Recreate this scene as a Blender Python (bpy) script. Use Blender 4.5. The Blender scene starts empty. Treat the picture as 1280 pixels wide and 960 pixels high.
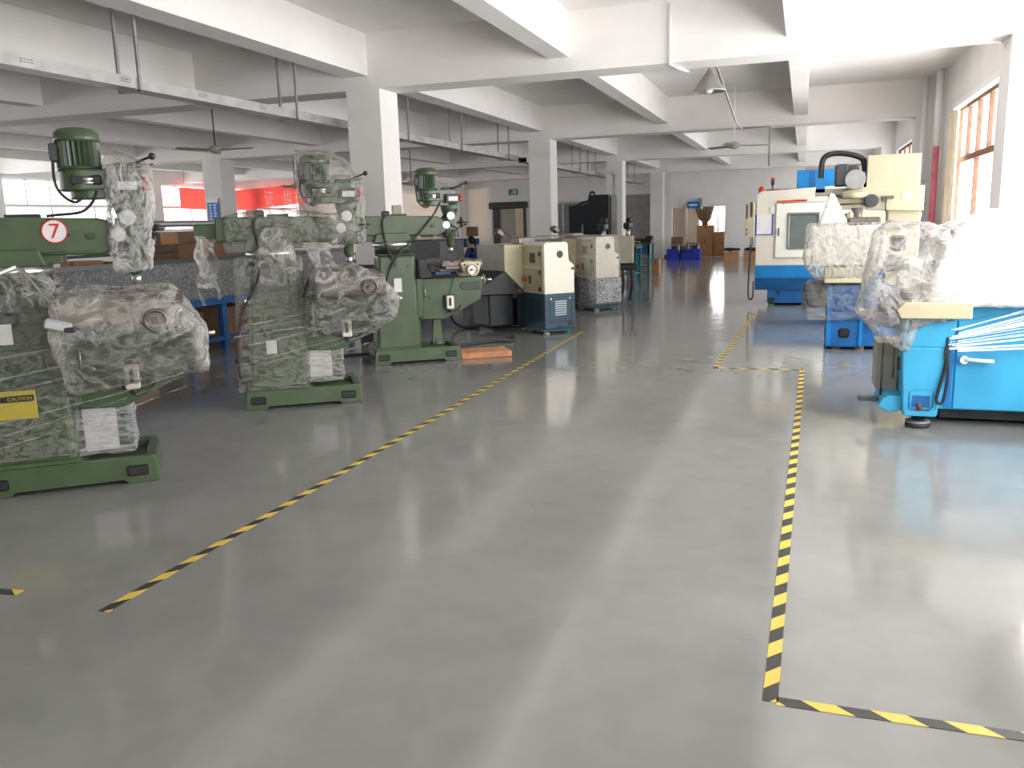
import bpy, bmesh, math, random
from mathutils import Vector, Matrix, noise
import numpy as np

random.seed(7)
PI = math.pi
S = bpy.context.scene
COL = S.collection

# ------------------------------------------------------------------ helpers
def lin(r, g, b):
    f = lambda c: (c / 255.0) / 12.92 if c / 255.0 <= 0.04045 else (((c / 255.0) + 0.055) / 1.055) ** 2.4
    return (f(r), f(g), f(b), 1.0)

def newmat(name):
    m = bpy.data.materials.new(name)
    m.use_nodes = True
    nt = m.node_tree
    return m, nt, nt.nodes["Principled BSDF"]

def mat(name, col, rough=0.5, metal=0.0, var=0.06, scale=6.0, bump=0.0, coat=0.0, spec=0.5):
    """plain paint / metal with mottling from noise on object coordinates"""
    m, nt, p = newmat(name)
    N = nt.nodes
    tc = N.new("ShaderNodeTexCoord")
    nz = N.new("ShaderNodeTexNoise"); nz.inputs["Scale"].default_value = scale; nz.inputs["Detail"].default_value = 6
    nt.links.new(tc.outputs["Object"], nz.inputs["Vector"])
    mx = N.new("ShaderNodeMix"); mx.data_type = "RGBA"
    c = col
    mx.inputs[6].default_value = (c[0] * (1 - var * 3), c[1] * (1 - var * 3), c[2] * (1 - var * 3.2), 1)
    mx.inputs[7].default_value = (min(1, c[0] * (1 + var)), min(1, c[1] * (1 + var)), min(1, c[2] * (1 + var)), 1)
    cr = N.new("ShaderNodeMapRange"); cr.inputs[1].default_value = 0.25; cr.inputs[2].default_value = 0.65
    nt.links.new(nz.outputs["Fac"], cr.inputs[0])
    nt.links.new(cr.outputs[0], mx.inputs[0])
    nt.links.new(mx.outputs[2], p.inputs["Base Color"])
    p.inputs["Roughness"].default_value = rough
    p.inputs["Metallic"].default_value = metal
    p.inputs["Specular IOR Level"].default_value = spec
    p.inputs["Coat Weight"].default_value = coat
    if bump:
        b = N.new("ShaderNodeBump"); b.inputs["Strength"].default_value = bump; b.inputs["Distance"].default_value = 0.01
        n2 = N.new("ShaderNodeTexNoise"); n2.inputs["Scale"].default_value = scale * 6
        nt.links.new(tc.outputs["Object"], n2.inputs["Vector"])
        nt.links.new(n2.outputs["Fac"], b.inputs["Height"])
        nt.links.new(b.outputs[0], p.inputs["Normal"])
    return m

M = {}
M["plaster"] = mat("plaster", (0.80, 0.775, 0.758, 1), 0.9, var=0.025, scale=1.2, bump=0.1)
M["plaster_warm"] = mat("plaster_warm", (0.80, 0.74, 0.68, 1), 0.9, var=0.03, scale=1.0)
M["green"] = mat("green_enamel", lin(71, 89, 61), 0.33, var=0.09, scale=4, bump=0.12)
M["green_dark"] = mat("green_dark", lin(46, 60, 44), 0.4, var=0.1, scale=5)
M["motor_green"] = mat("motor_green", lin(58, 76, 56), 0.35, var=0.08, scale=8)
M["steel"] = mat("ground_steel", (0.62, 0.62, 0.61, 1), 0.28, 0.9, var=0.05, scale=20)
M["iron"] = mat("oily_iron", (0.16, 0.14, 0.125, 1), 0.4, 0.6, var=0.15, scale=12)
M["black"] = mat("black_plastic", (0.02, 0.02, 0.022, 1), 0.45, var=0.05)
M["rubber"] = mat("rubber", (0.03, 0.03, 0.03, 1), 0.6, var=0.08)
M["cream"] = mat("cream_enamel", lin(192, 184, 154), 0.38, var=0.035, scale=3)
M["cream2"] = mat("cream_white_enamel", lin(222, 217, 204), 0.35, var=0.02, scale=3)
M["offwhite"] = mat("offwhite_enamel", lin(240, 240, 232), 0.35, var=0.02, scale=3)
M["blue"] = mat("blue_enamel", lin(20, 128, 200), 0.4, var=0.08, scale=3)
M["blue_mid"] = mat("blue_mid_enamel", lin(30, 100, 165), 0.4, var=0.1, scale=3)
M["sky"] = mat("light_blue_enamel", lin(66, 176, 224), 0.42, var=0.07, scale=2.5)
M["steel_blue"] = mat("blue_frame", lin(30, 82, 138), 0.5, var=0.08)
M["teal"] = mat("teal_frame", lin(36, 118, 128), 0.5, var=0.08)
M["navy"] = mat("dark_petrol_enamel", lin(42, 72, 88), 0.42, var=0.07, scale=4)
M["navy_dark"] = mat("dark_navy", lin(17, 25, 33), 0.4, var=0.07, scale=4)
M["beige_grey"] = mat("beige_grey", lin(168, 162, 148), 0.5, var=0.04)
M["card"] = mat("cardboard", lin(176, 134, 98), 0.85, var=0.06, scale=5)
M["card_dark"] = mat("cardboard_dark", lin(128, 98, 76), 0.85, var=0.06, scale=5)
M["orange"] = mat("orange", lin(214, 96, 30), 0.5)
M["red"] = mat("red", lin(205, 32, 28), 0.4)
M["pinkred"] = mat("pink_red_paint", lin(224, 120, 138), 0.5)
M["white"] = mat("white_plastic", (0.85, 0.85, 0.85, 1), 0.4, var=0.01)
M["paper"] = mat("paper", (0.78, 0.76, 0.76, 1), 0.8, var=0.03, scale=10)
M["grey"] = mat("grey_metal", (0.32, 0.32, 0.32, 1), 0.45, 0.4, var=0.06)
M["galv"] = mat("galvanised_steel", (0.46, 0.46, 0.45, 1), 0.45, 0.5, var=0.08, scale=6)
M["dark_grey"] = mat("dark_grey", (0.06, 0.063, 0.068, 1), 0.55, var=0.08)
M["purple_bin"] = mat("blue_bin", lin(24, 52, 168), 0.5, var=0.05)
M["rust"] = mat("rusty_window_steel", lin(118, 80, 60), 0.7, var=0.14, scale=9)
M["wood"] = mat("weathered_board", lin(196, 138, 100), 0.8, var=0.12, scale=14, bump=0.3)
M["wood_end"] = mat("raw_board_top", lin(120, 96, 84), 0.85, var=0.1, scale=10)
M["glassy"] = mat("dim_door_glass", lin(110, 118, 114), 0.15, var=0.05)
M["skin"] = mat("skin", lin(205, 150, 120), 0.6, var=0.03)
M["hair"] = mat("hair", (0.015, 0.013, 0.015, 1), 0.5)
M["cloth_blue"] = mat("blue_work_cloth", lin(58, 66, 128), 0.9, var=0.08, scale=12)
M["cloth_dark"] = mat("dark_cloth", lin(40, 42, 52), 0.9)
M["signblue"] = mat("sign_blue", lin(40, 120, 196), 0.5, var=0.02)
M["exitgreen"] = mat("exit_green", lin(20, 130, 80), 0.4)
M["yellow"] = mat("caution_yellow", lin(176, 160, 58), 0.5, var=0.03)
M["curtain"] = mat("curtain_cloth", lin(226, 214, 190), 0.9, var=0.05)
M["curtain_grey"] = mat("curtain_grey_cloth", lin(150, 130, 112), 0.9, var=0.08)
M["screen"] = mat("screen_dark", (0.05, 0.06, 0.07, 1), 0.2)
M["grille"] = mat("grille_pale", (0.55, 0.58, 0.6, 1), 0.4, 0.5)
M["bucket"] = mat("enamel_shade", (0.30, 0.29, 0.27, 1), 0.45, 0.3)

# floor: grey-green epoxy, glossy, faint mottling
def floor_mat():
    m, nt, p = newmat("epoxy_floor"); N = nt.nodes; L = nt.links
    tc = N.new("ShaderNodeTexCoord")
    n1 = N.new("ShaderNodeTexNoise"); n1.inputs["Scale"].default_value = 0.5; n1.inputs["Detail"].default_value = 8; n1.inputs["Roughness"].default_value = 0.6
    n2 = N.new("ShaderNodeTexNoise"); n2.inputs["Scale"].default_value = 5; n2.inputs["Detail"].default_value = 8; n2.inputs["Distortion"].default_value = 0.6
    for n in (n1, n2): L.new(tc.outputs["Object"], n.inputs["Vector"])
    cr = N.new("ShaderNodeValToRGB")
    cr.color_ramp.elements[0].position = 0.3; cr.color_ramp.elements[0].color = (0.200, 0.203, 0.192, 1)
    cr.color_ramp.elements[1].position = 0.7; cr.color_ramp.elements[1].color = (0.255, 0.257, 0.243, 1)
    L.new(n1.outputs["Fac"], cr.inputs[0])
    mx = N.new("ShaderNodeMix"); mx.data_type = "RGBA"; mx.blend_type = "MULTIPLY"; mx.inputs[0].default_value = 0.35
    L.new(cr.outputs[0], mx.inputs[6])
    r2 = N.new("ShaderNodeMapRange"); r2.inputs[1].default_value = 0.3; r2.inputs[2].default_value = 0.7; r2.inputs[3].default_value = 0.82; r2.inputs[4].default_value = 1.1
    L.new(n2.outputs["Fac"], r2.inputs[0]); L.new(r2.outputs[0], mx.inputs[7])
    L.new(mx.outputs[2], p.inputs["Base Color"])
    rr = N.new("ShaderNodeMapRange"); rr.inputs[1].default_value = 0.3; rr.inputs[2].default_value = 0.7; rr.inputs[3].default_value = 0.07; rr.inputs[4].default_value = 0.15
    L.new(n2.outputs["Fac"], rr.inputs[0]); L.new(rr.outputs[0], p.inputs["Roughness"])
    p.inputs["Specular IOR Level"].default_value = 0.55
    b = N.new("ShaderNodeBump"); b.inputs["Strength"].default_value = 0.03; b.inputs["Distance"].default_value = 0.01
    n3 = N.new("ShaderNodeTexNoise"); n3.inputs["Scale"].default_value = 2.2; n3.inputs["Detail"].default_value = 3
    L.new(tc.outputs["Object"], n3.inputs["Vector"]); L.new(n3.outputs["Fac"], b.inputs["Height"]); L.new(b.outputs[0], p.inputs["Normal"])
    return m
M["floor"] = floor_mat()

def tape_mat():
    m, nt, p = newmat("hazard_tape"); N = nt.nodes; L = nt.links
    tc = N.new("ShaderNodeTexCoord"); sp = N.new("ShaderNodeSeparateXYZ"); L.new(tc.outputs["Object"], sp.inputs[0])
    a = N.new("ShaderNodeMath"); a.operation = "MULTIPLY_ADD"; a.inputs[1].default_value = 1.2
    L.new(sp.outputs["Y"], a.inputs[0]); L.new(sp.outputs["X"], a.inputs[2])
    d = N.new("ShaderNodeMath"); d.operation = "DIVIDE"; d.inputs[1].default_value = 0.215; L.new(a.outputs[0], d.inputs[0])
    f = N.new("ShaderNodeMath"); f.operation = "FRACT"; L.new(d.outputs[0], f.inputs[0])
    g = N.new("ShaderNodeMath"); g.operation = "GREATER_THAN"; g.inputs[1].default_value = 0.5; L.new(f.outputs[0], g.inputs[0])
    nz = N.new("ShaderNodeTexNoise"); nz.inputs["Scale"].default_value = 30; nz.inputs["Detail"].default_value = 6; L.new(tc.outputs["Object"], nz.inputs["Vector"])
    mx = N.new("ShaderNodeMix"); mx.data_type = "RGBA"; L.new(g.outputs[0], mx.inputs[0])
    mx.inputs[6].default_value = (0.035, 0.033, 0.03, 1); mx.inputs[7].default_value = lin(232, 200, 84)
    m2 = N.new("ShaderNodeMix"); m2.data_type = "RGBA"; m2.blend_type = "MULTIPLY"; m2.inputs[0].default_value = 0.3
    L.new(mx.outputs[2], m2.inputs[6]); L.new(nz.outputs["Fac"], m2.inputs[7])
    L.new(m2.outputs[2], p.inputs["Base Color"]); p.inputs["Roughness"].default_value = 0.4
    return m
M["tape"] = tape_mat()

def granite_mat():
    m, nt, p = newmat("speckled_granite"); N = nt.nodes; L = nt.links
    tc = N.new("ShaderNodeTexCoord")
    v = N.new("ShaderNodeTexNoise"); v.inputs["Scale"].default_value = 55; v.inputs["Detail"].default_value = 4
    v2 = N.new("ShaderNodeTexNoise"); v2.inputs["Scale"].default_value = 9
    L.new(tc.outputs["Object"], v.inputs["Vector"]); L.new(tc.outputs["Object"], v2.inputs["Vector"])
    cr = N.new("ShaderNodeValToRGB"); e = cr.color_ramp.elements
    e[0].position = 0.35; e[0].color = (0.10, 0.105, 0.11, 1); e[1].position = 0.72; e[1].color = (0.48, 0.48, 0.48, 1)
    k = cr.color_ramp.elements.new(0.55); k.color = (0.2, 0.205, 0.21, 1)
    L.new(v.outputs["Fac"], cr.inputs[0])
    mx = N.new("ShaderNodeMix"); mx.data_type = "RGBA"; mx.blend_type = "MULTIPLY"; mx.inputs[0].default_value = 0.4
    L.new(cr.outputs[0], mx.inputs[6]); L.new(v2.outputs["Fac"], mx.inputs[7]); L.new(mx.outputs[2], p.inputs["Base Color"])
    p.inputs["Roughness"].default_value = 0.5
    return m
M["granite"] = granite_mat()

def film_mat(name, base, amt, tint, sx=(1, 1, 1), rough=0.18, scale=7):
    """crinkled stretch film: transparent, with milky creases and glossy glints"""
    m, nt, p = newmat(name); N = nt.nodes; L = nt.links
    out = N["Material Output"] if "Material Output" in N else [n for n in N if n.type == "OUTPUT_MATERIAL"][0]
    tc = N.new("ShaderNodeTexCoord"); mp = N.new("ShaderNodeMapping"); mp.inputs["Scale"].default_value = sx
    L.new(tc.outputs["Object"], mp.inputs[0])
    n1 = N.new("ShaderNodeTexNoise"); n1.inputs["Scale"].default_value = scale; n1.inputs["Detail"].default_value = 9; n1.inputs["Roughness"].default_value = 0.65; n1.inputs["Distortion"].default_value = 1.2
    L.new(mp.outputs[0], n1.inputs["Vector"])
    # ridges where the noise crosses 0.5
    s = N.new("ShaderNodeMath"); s.operation = "SUBTRACT"; s.inputs[1].default_value = 0.5; L.new(n1.outputs["Fac"], s.inputs[0])
    ab = N.new("ShaderNodeMath"); ab.operation = "ABSOLUTE"; L.new(s.outputs[0], ab.inputs[0])
    mr = N.new("ShaderNodeMapRange"); mr.inputs[1].default_value = 0.0; mr.inputs[2].default_value = 0.09
    mr.inputs[3].default_value = base + amt; mr.inputs[4].default_value = base; L.new(ab.outputs[0], mr.inputs[0])
    lw = N.new("ShaderNodeLayerWeight"); lw.inputs["Blend"].default_value = 0.35
    ad = N.new("ShaderNodeMath"); ad.operation = "MULTIPLY_ADD"; ad.inputs[1].default_value = 0.45; ad.use_clamp = True
    L.new(lw.outputs["Fresnel"], ad.inputs[0]); L.new(mr.outputs[0], ad.inputs[2])
    bp = N.new("ShaderNodeBump"); bp.inputs["Strength"].default_value = 0.9; bp.inputs["Distance"].default_value = 0.03
    L.new(n1.outputs["Fac"], bp.inputs["Height"]); L.new(bp.outputs[0], p.inputs["Normal"])
    p.inputs["Base Color"].default_value = tint; p.inputs["Roughness"].default_value = rough
    p.inputs["Specular IOR Level"].default_value = 1.0
    tr = N.new("ShaderNodeBsdfTransparent"); tr.inputs[0].default_value = (0.96, 0.96, 0.95, 1)
    ms = N.new("ShaderNodeMixShader"); L.new(ad.outputs[0], ms.inputs[0]); L.new(tr.outputs[0], ms.inputs[1]); L.new(p.outputs[0], ms.inputs[2])
    L.new(ms.outputs[0], out.inputs[0])
    return m
M["film"] = film_mat("clear_film", 0.02, 0.22, (0.66, 0.64, 0.6, 1), (1, 1, 1.6), 0.14)
M["film_band"] = film_mat("film_band", 0.06, 0.4, (0.7, 0.7, 0.7, 1), (0.5, 0.5, 4.0), scale=6)
M["film_milky"] = film_mat("milky_film", 0.08, 0.36, (0.66, 0.64, 0.61, 1), (1, 1, 1), 0.15, 5)
M["film_pale"] = film_mat("pale_film", 0.28, 0.36, (0.86, 0.85, 0.84, 1), (1, 1, 1.2), 0.3, 5)
M["film_pale2"] = film_mat("pale_head_film", 0.07, 0.42, (0.72, 0.70, 0.68, 1), (1, 1, .7), 0.15, 8)
M["film_white"] = film_mat("white_film", 0.62, 0.36, (0.93, 0.93, 0.93, 1), (0.6, 0.6, 3.0), 0.3, 5)
M["film_strand"] = film_mat("strand_film", 0.65, 0.3, (0.93, 0.93, 0.93, 1), (1, 1, 1), 0.3, 5)
M["film_dark"] = film_mat("film_over_dark", 0.05, 0.5, (0.85, 0.85, 0.88, 1), (1, 1, 2.2), 0.15, 9)

def glass_pane():
    m, nt, p = newmat("window_glass"); N = nt.nodes; L = nt.links
    out = [n for n in N if n.type == "OUTPUT_MATERIAL"][0]
    tr = N.new("ShaderNodeBsdfTransparent"); gl = N.new("ShaderNodeBsdfGlossy"); gl.inputs["Roughness"].default_value = 0.03
    ms = N.new("ShaderNodeMixShader"); ms.inputs[0].default_value = 0.05; L.new(tr.outputs[0], ms.inputs[1]); L.new(gl.outputs[0], ms.inputs[2]); L.new(ms.outputs[0], out.inputs[0])
    return m
M["glass"] = glass_pane()

def banner_mat():
    m, nt, p = newmat("red_banner_cloth"); N = nt.nodes; L = nt.links
    out = [n for n in N if n.type == "OUTPUT_MATERIAL"][0]
    p.inputs["Base Color"].default_value = lin(238, 120, 112); p.inputs["Roughness"].default_value = 0.8
    t = N.new("ShaderNodeBsdfTranslucent"); t.inputs[0].default_value = lin(246, 152, 144)
    ms = N.new("ShaderNodeMixShader"); ms.inputs[0].default_value = 0.5
    L.new(p.outputs[0], ms.inputs[1]); L.new(t.outputs[0], ms.inputs[2]); L.new(ms.outputs[0], out.inputs[0])
    return m
M["banner"] = banner_mat()
def blind_mat():
    m, nt, p = newmat("translucent_blind"); N = nt.nodes; L = nt.links
    out = [n for n in N if n.type == "OUTPUT_MATERIAL"][0]
    p.inputs["Base Color"].default_value = lin(216, 210, 202); p.inputs["Roughness"].default_value = 0.9
    t = N.new("ShaderNodeBsdfTranslucent"); t.inputs[0].default_value = lin(214, 206, 198)
    ms = N.new("ShaderNodeMixShader"); ms.inputs[0].default_value = 0.35
    L.new(p.outputs[0], ms.inputs[1]); L.new(t.outputs[0], ms.inputs[2]); L.new(ms.outputs[0], out.inputs[0])
    return m
M["blind"] = blind_mat()
M["sheet"] = mat("oiled_paper_sheet", lin(140, 128, 114), 0.5, var=0.08)
M["sheet_dark"] = mat("oiled_brown_sheet", lin(96, 86, 74), 0.45, var=0.12)

# ---- mesh builder
class MB:
    def __init__(s): s.bm = bmesh.new()
    def _xf(s, verts, rot=None, about=(0, 0, 0)):
        if rot: bmesh.ops.rotate(s.bm, cent=Vector(about), matrix=rot, verts=verts)
    def box(s, x0, x1, y0, y1, z0, z1, bev=0.0, rot=None, seg=1):
        r = bmesh.ops.create_cube(s.bm, size=1.0)
        vs = r["verts"]
        for v in vs:
            v.co = Vector(((x0 + x1) / 2 + v.co.x * (x1 - x0), (y0 + y1) / 2 + v.co.y * (y1 - y0), (z0 + z1) / 2 + v.co.z * (z1 - z0)))
        if rot is not None: s._xf(vs, rot, ((x0 + x1) / 2, (y0 + y1) / 2, (z0 + z1) / 2))
        if bev:
            es = list({e for v in vs for e in v.link_edges})
            bmesh.ops.bevel(s.bm, geom=es, offset=bev, segments=max(1, seg), affect="EDGES", profile=0.5)
        return s
    def prism(s, pts, a0, a1, axis="y", bev=0.0, seg=2):
        """polygon in the plane of the other two axes, extruded a0..a1"""
        def P(u, v, a):
            return {"y": (u, a, v), "x": (a, u, v), "z": (u, v, a)}[axis]
        A = [s.bm.verts.new(P(u, v, a0)) for u, v in pts]; B = [s.bm.verts.new(P(u, v, a1)) for u, v in pts]
        fs = [s.bm.faces.new(A), s.bm.faces.new(B[::-1])]
        n = len(pts)
        for i in range(n): fs.append(s.bm.faces.new([A[i], B[i], B[(i + 1) % n], A[(i + 1) % n]][::-1]))
        if bev:
            es = list({e for f in fs for e in f.edges})
            bmesh.ops.bevel(s.bm, geom=es, offset=bev, segments=seg, affect="EDGES", profile=0.5)
        return s
    def taper(s, b, t, z0, z1, bev=0.0, seg=2):
        """box from rectangle b=(x0,x1,y0,y1) at z0 to t at z1"""
        A = [s.bm.verts.new((x, y, z0)) for x, y in ((b[0], b[2]), (b[1], b[2]), (b[1], b[3]), (b[0], b[3]))]
        B = [s.bm.verts.new((x, y, z1)) for x, y in ((t[0], t[2]), (t[1], t[2]), (t[1], t[3]), (t[0], t[3]))]
        fs = [s.bm.faces.new(A[::-1]), s.bm.faces.new(B)]
        for i in range(4): fs.append(s.bm.faces.new([A[i], A[(i + 1) % 4], B[(i + 1) % 4], B[i]]))
        if bev:
            es = list({e for f in fs for e in f.edges})
            bmesh.ops.bevel(s.bm, geom=es, offset=bev, segments=seg, affect="EDGES", profile=0.5)
        return s
    def cyl(s, p0, p1, r0, r1=None, n=20, caps=True):
        r1 = r0 if r1 is None else r1
        p0, p1 = Vector(p0), Vector(p1); d = (p1 - p0).normalized()
        a = d.orthogonal().normalized(); b = d.cross(a)
        A = [s.bm.verts.new(p0 + (a * math.cos(t) + b * math.sin(t)) * r0) for t in [2 * PI * i / n for i in range(n)]]
        B = [s.bm.verts.new(p1 + (a * math.cos(t) + b * math.sin(t)) * r1) for t in [2 * PI * i / n for i in range(n)]]
        for i in range(n): s.bm.faces.new([A[i], A[(i + 1) % n], B[(i + 1) % n], B[i]]).smooth = True
        if caps: s.bm.faces.new(A[::-1]); s.bm.faces.new(B)
        return s
    def lathe(s, prof, at=(0, 0, 0), n=28, axis="z"):
        rings = []
        for r, h in prof:
            ring = []
            for i in range(n):
                t = 2 * PI * i / n; c, q = math.cos(t) * r, math.sin(t) * r
                co = {"z": (c, q, h), "y": (c, h, q), "x": (h, c, q)}[axis]
                ring.append(s.bm.verts.new(Vector(co) + Vector(at)))
            rings.append(ring)
        for k in range(len(rings) - 1):
            for i in range(n):
                s.bm.faces.new([rings[k][i], rings[k][(i + 1) % n], rings[k + 1][(i + 1) % n], rings[k + 1][i]]).smooth = True
        s.bm.faces.new(rings[0][::-1]); s.bm.faces.new(rings[-1])
        return s
    def tube(s, pts, r, n=8, sub=6, closed=False):
        P = [Vector(p) for p in pts]
        if sub > 1 and len(P) > 2:
            Q = []
            for i in range(len(P) - 1):
                a = P[max(i - 1, 0)]; b = P[i]; c = P[i + 1]; d = P[min(i + 2, len(P) - 1)]
                for k in range(sub):
                    t = k / sub
                    Q.append(0.5 * ((2 * b) + (-a + c) * t + (2 * a - 5 * b + 4 * c - d) * t * t + (-a + 3 * b - 3 * c + d) * t ** 3))
            Q.append(P[-1]); P = Q
        prev = None; up = None; rings = []
        for i, p in enumerate(P):
            d = (P[min(i + 1, len(P) - 1)] - P[max(i - 1, 0)]).normalized()
            if up is None: up = d.orthogonal().normalized()
            up = (up - d * up.dot(d)).normalized(); w = d.cross(up)
            rings.append([s.bm.verts.new(p + (up * math.cos(2 * PI * k / n) + w * math.sin(2 * PI * k / n)) * r) for k in range(n)])
        for a, b in zip(rings, rings[1:]):
            for k in range(n): s.bm.faces.new([a[k], a[(k + 1) % n], b[(k + 1) % n], b[k]]).smooth = True
        s.bm.faces.new(rings[0][::-1]); s.bm.faces.new(rings[-1])
        return s
    def torus(s, c, R, r, axis="y", n=28, m=8):
        pts = []
        rings = []
        for i in range(n):
            t = 2 * PI * i / n
            ring = []
            for k in range(m):
                q = 2 * PI * k / m; rr = R + r * math.cos(q); h = r * math.sin(q)
                co = {"z": (rr * math.cos(t), rr * math.sin(t), h), "y": (rr * math.cos(t), h, rr * math.sin(t)), "x": (h, rr * math.cos(t), rr * math.sin(t))}[axis]
                ring.append(s.bm.verts.new(Vector(co) + Vector(c)))
            rings.append(ring)
        for i in range(n):
            a, b = rings[i], rings[(i + 1) % n]
            for k in range(m): s.bm.faces.new([a[k], b[k], b[(k + 1) % m], a[(k + 1) % m]]).smooth = True
        return s
    def ball(s, c, r, n=14, sc=(1, 1, 1)):
        q = bmesh.ops.create_uvsphere(s.bm, u_segments=n, v_segments=max(6, n // 2 + 2), radius=r)
        for v in q["verts"]: v.co = Vector((v.co.x * sc[0], v.co.y * sc[1], v.co.z * sc[2])) + Vector(c)
        for v in q["verts"]:
            for f in v.link_faces: f.smooth = True
        return s
    def build(s, name, m, parent=None, loc=None, rz=0):
        bmesh.ops.recalc_face_normals(s.bm, faces=s.bm.faces)
        me = bpy.data.meshes.new(name); s.bm.to_mesh(me); s.bm.free()
        me.materials.append(m)
        o = bpy.data.objects.new(name, me); COL.objects.link(o)
        if parent is not None: o.parent = parent
        if loc is not None: o.location = loc
        if rz: o.rotation_euler.z = rz
        return o

def thing(name, label, cat, loc=(0, 0, 0), rz=0, group=None):
    o = bpy.data.objects.new(name, None); COL.objects.link(o); o.empty_display_size = 0.2
    o.location = loc; o.rotation_euler.z = rz
    o["label"] = label; o["category"] = cat
    if group: o["group"] = group
    return o
def tag(o, label, cat, group=None, kind=None):
    o["label"] = label; o["category"] = cat
    if group: o["group"] = group
    if kind: o["kind"] = kind
    return o
def struct(o): o["kind"] = "structure"; return o
def lab(o, label): o["label"] = label; return o
def copy_tree(o, parent=None):
    c = o.copy(); COL.objects.link(c)
    if parent is not None: c.parent = parent
    for ch in list(o.children): copy_tree(ch, c)
    return c
def text(name, body, size, m, parent, loc, rot, extrude=0.0008, align="CENTER"):
    cu = bpy.data.curves.new(name, "FONT"); cu.body = body; cu.size = size; cu.extrude = extrude; cu.align_x = align; cu.align_y = "CENTER"
    cu.materials.append(m)
    o = bpy.data.objects.new(name, cu); COL.objects.link(o)
    me = bpy.data.meshes.new_from_object(o.evaluated_get(bpy.context.evaluated_depsgraph_get()))
    bpy.data.objects.remove(o); me.name = name
    if not me.materials: me.materials.append(m)
    o = bpy.data.objects.new(name, me); COL.objects.link(o); o.parent = parent; o.location = loc; o.rotation_euler = rot
    return o

def film(name, pts, parent, m, vox=0.03, amp=0.02, freq=5.0, seed=0, aniso=(1, 1, 1), keep=None):
    """taut wrap: the convex hull of what it covers, re-meshed and crumpled"""
    bm = bmesh.new()
    for p in pts: bm.verts.new(p)
    r = bmesh.ops.convex_hull(bm, input=bm.verts)
    junk = list({e for e in r.get("geom_interior", []) + r.get("geom_unused", []) if isinstance(e, bmesh.types.BMVert)})
    if junk: bmesh.ops.delete(bm, geom=junk, context="VERTS")
    bmesh.ops.recalc_face_normals(bm, faces=bm.faces)
    me = bpy.data.meshes.new("tmp"); bm.to_mesh(me); bm.free()
    o = bpy.data.objects.new("tmp", me); COL.objects.link(o)
    md = o.modifiers.new("r", "REMESH"); md.mode = "VOXEL"; md.voxel_size = vox
    dg = bpy.context.evaluated_depsgraph_get()
    me2 = bpy.data.meshes.new_from_object(o.evaluated_get(dg))
    bpy.data.objects.remove(o)
    me2.name = name
    off = Vector((seed * 13.1, seed * 7.7, seed * 3.3)); A = Vector(aniso)
    ns = [v.normal.copy() for v in me2.vertices]
    for v, nrm in zip(me2.vertices, ns):
        q = Vector((v.co.x * A.x, v.co.y * A.y, v.co.z * A.z)) * freq + off
        a = noise.noise(q) * 0.9
        b = 1.0 - abs(noise.noise(q * 2.1)) * 2.2
        c = 1.0 - abs(noise.noise(q * 4.3 + Vector((5, 1, 2)))) * 2.2
        v.co += nrm * amp * (a + 0.55 * b + 0.3 * c - 0.5)
    if keep:
        b2 = bmesh.new(); b2.from_mesh(me2)
        bmesh.ops.delete(b2, geom=[f for f in b2.faces if not keep(f.calc_center_median())], context="FACES")
        b2.to_mesh(me2); b2.free()
    for p in me2.polygons: p.use_smooth = True
    me2.materials.clear(); me2.materials.append(m)
    o = bpy.data.objects.new(name, me2); COL.objects.link(o); o.parent = parent
    return o
def blk(x0, x1, y0, y1, z0, z1):
    return [(x, y, z) for x in (x0, x1) for y in (y0, y1) for z in (z0, z1)]
def ribbon(mb, pts, w, wdir):
    """thin strip of film along pts, width w across wdir"""
    wd = Vector(wdir).normalized() * w / 2
    P = [Vector(p) for p in pts]
    A = [mb.bm.verts.new(p - wd) for p in P]; B = [mb.bm.verts.new(p + wd) for p in P]
    for i in range(len(P) - 1): mb.bm.faces.new([A[i], A[i + 1], B[i + 1], B[i]])

# ------------------------------------------------------------------ building shell
XR, XL = 2.36, -22.0
Y0, Y1 = -6.0, 35.5
ZS = 4.1
struct(MB().box(XL - .3, XR + .3, Y0 - .3, Y1, -0.12, 0).build("floor", M["floor"]))
struct(MB().box(XL - .3, XR + .3, Y0 - .3, Y1 + .25, ZS, ZS + .15).build("ceiling", M["plaster"]))
trim_n = [0]
def trim(mb, m=None):
    trim_n[0] += 1
    return struct(mb.build("trim_%d" % trim_n[0], m or M["plaster"]))
GY = [(-5.55, -5.05), (2.45, 3.0), (10.52, 11.05), (18.6, 19.15), (26.6, 27.15), (34.7, 35.25)]
for a, b in GY:      # transverse girders
    trim(MB().box(XL, XR, a, b, 3.4, ZS))
BX = [-0.26, -3.05, -5.9, -8.6, -11.45, -14.55, -17.1, -19.6]
for i in range(len(GY) - 1):     # secondary beams, bay by bay
    for k, x in enumerate(BX):
        w = 0.34 if k in (2, 5) else 0.26
        trim(MB().box(x, x + w, GY[i][1], GY[i + 1][0], 3.57, ZS))
# columns
def column(x0, x1, a, b, name="column"):
    return struct(MB().box(x0, x1, a, b, 0, 3.4).build(name, M["plaster"]))
for a, b in GY[1:]:
    column(-5.9, -5.4, a, b)
    column(-14.75, -14.2, a, b)
    column(2.0, XR, a, b)
for x0, x1 in ((-5.905, -5.395),):
    a, b = GY[2]
    struct(MB().box(x0, x1, a - .005, b + .005, 0, 1.08).build("trim_column_base_paint", M["dark_grey"]))

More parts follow.
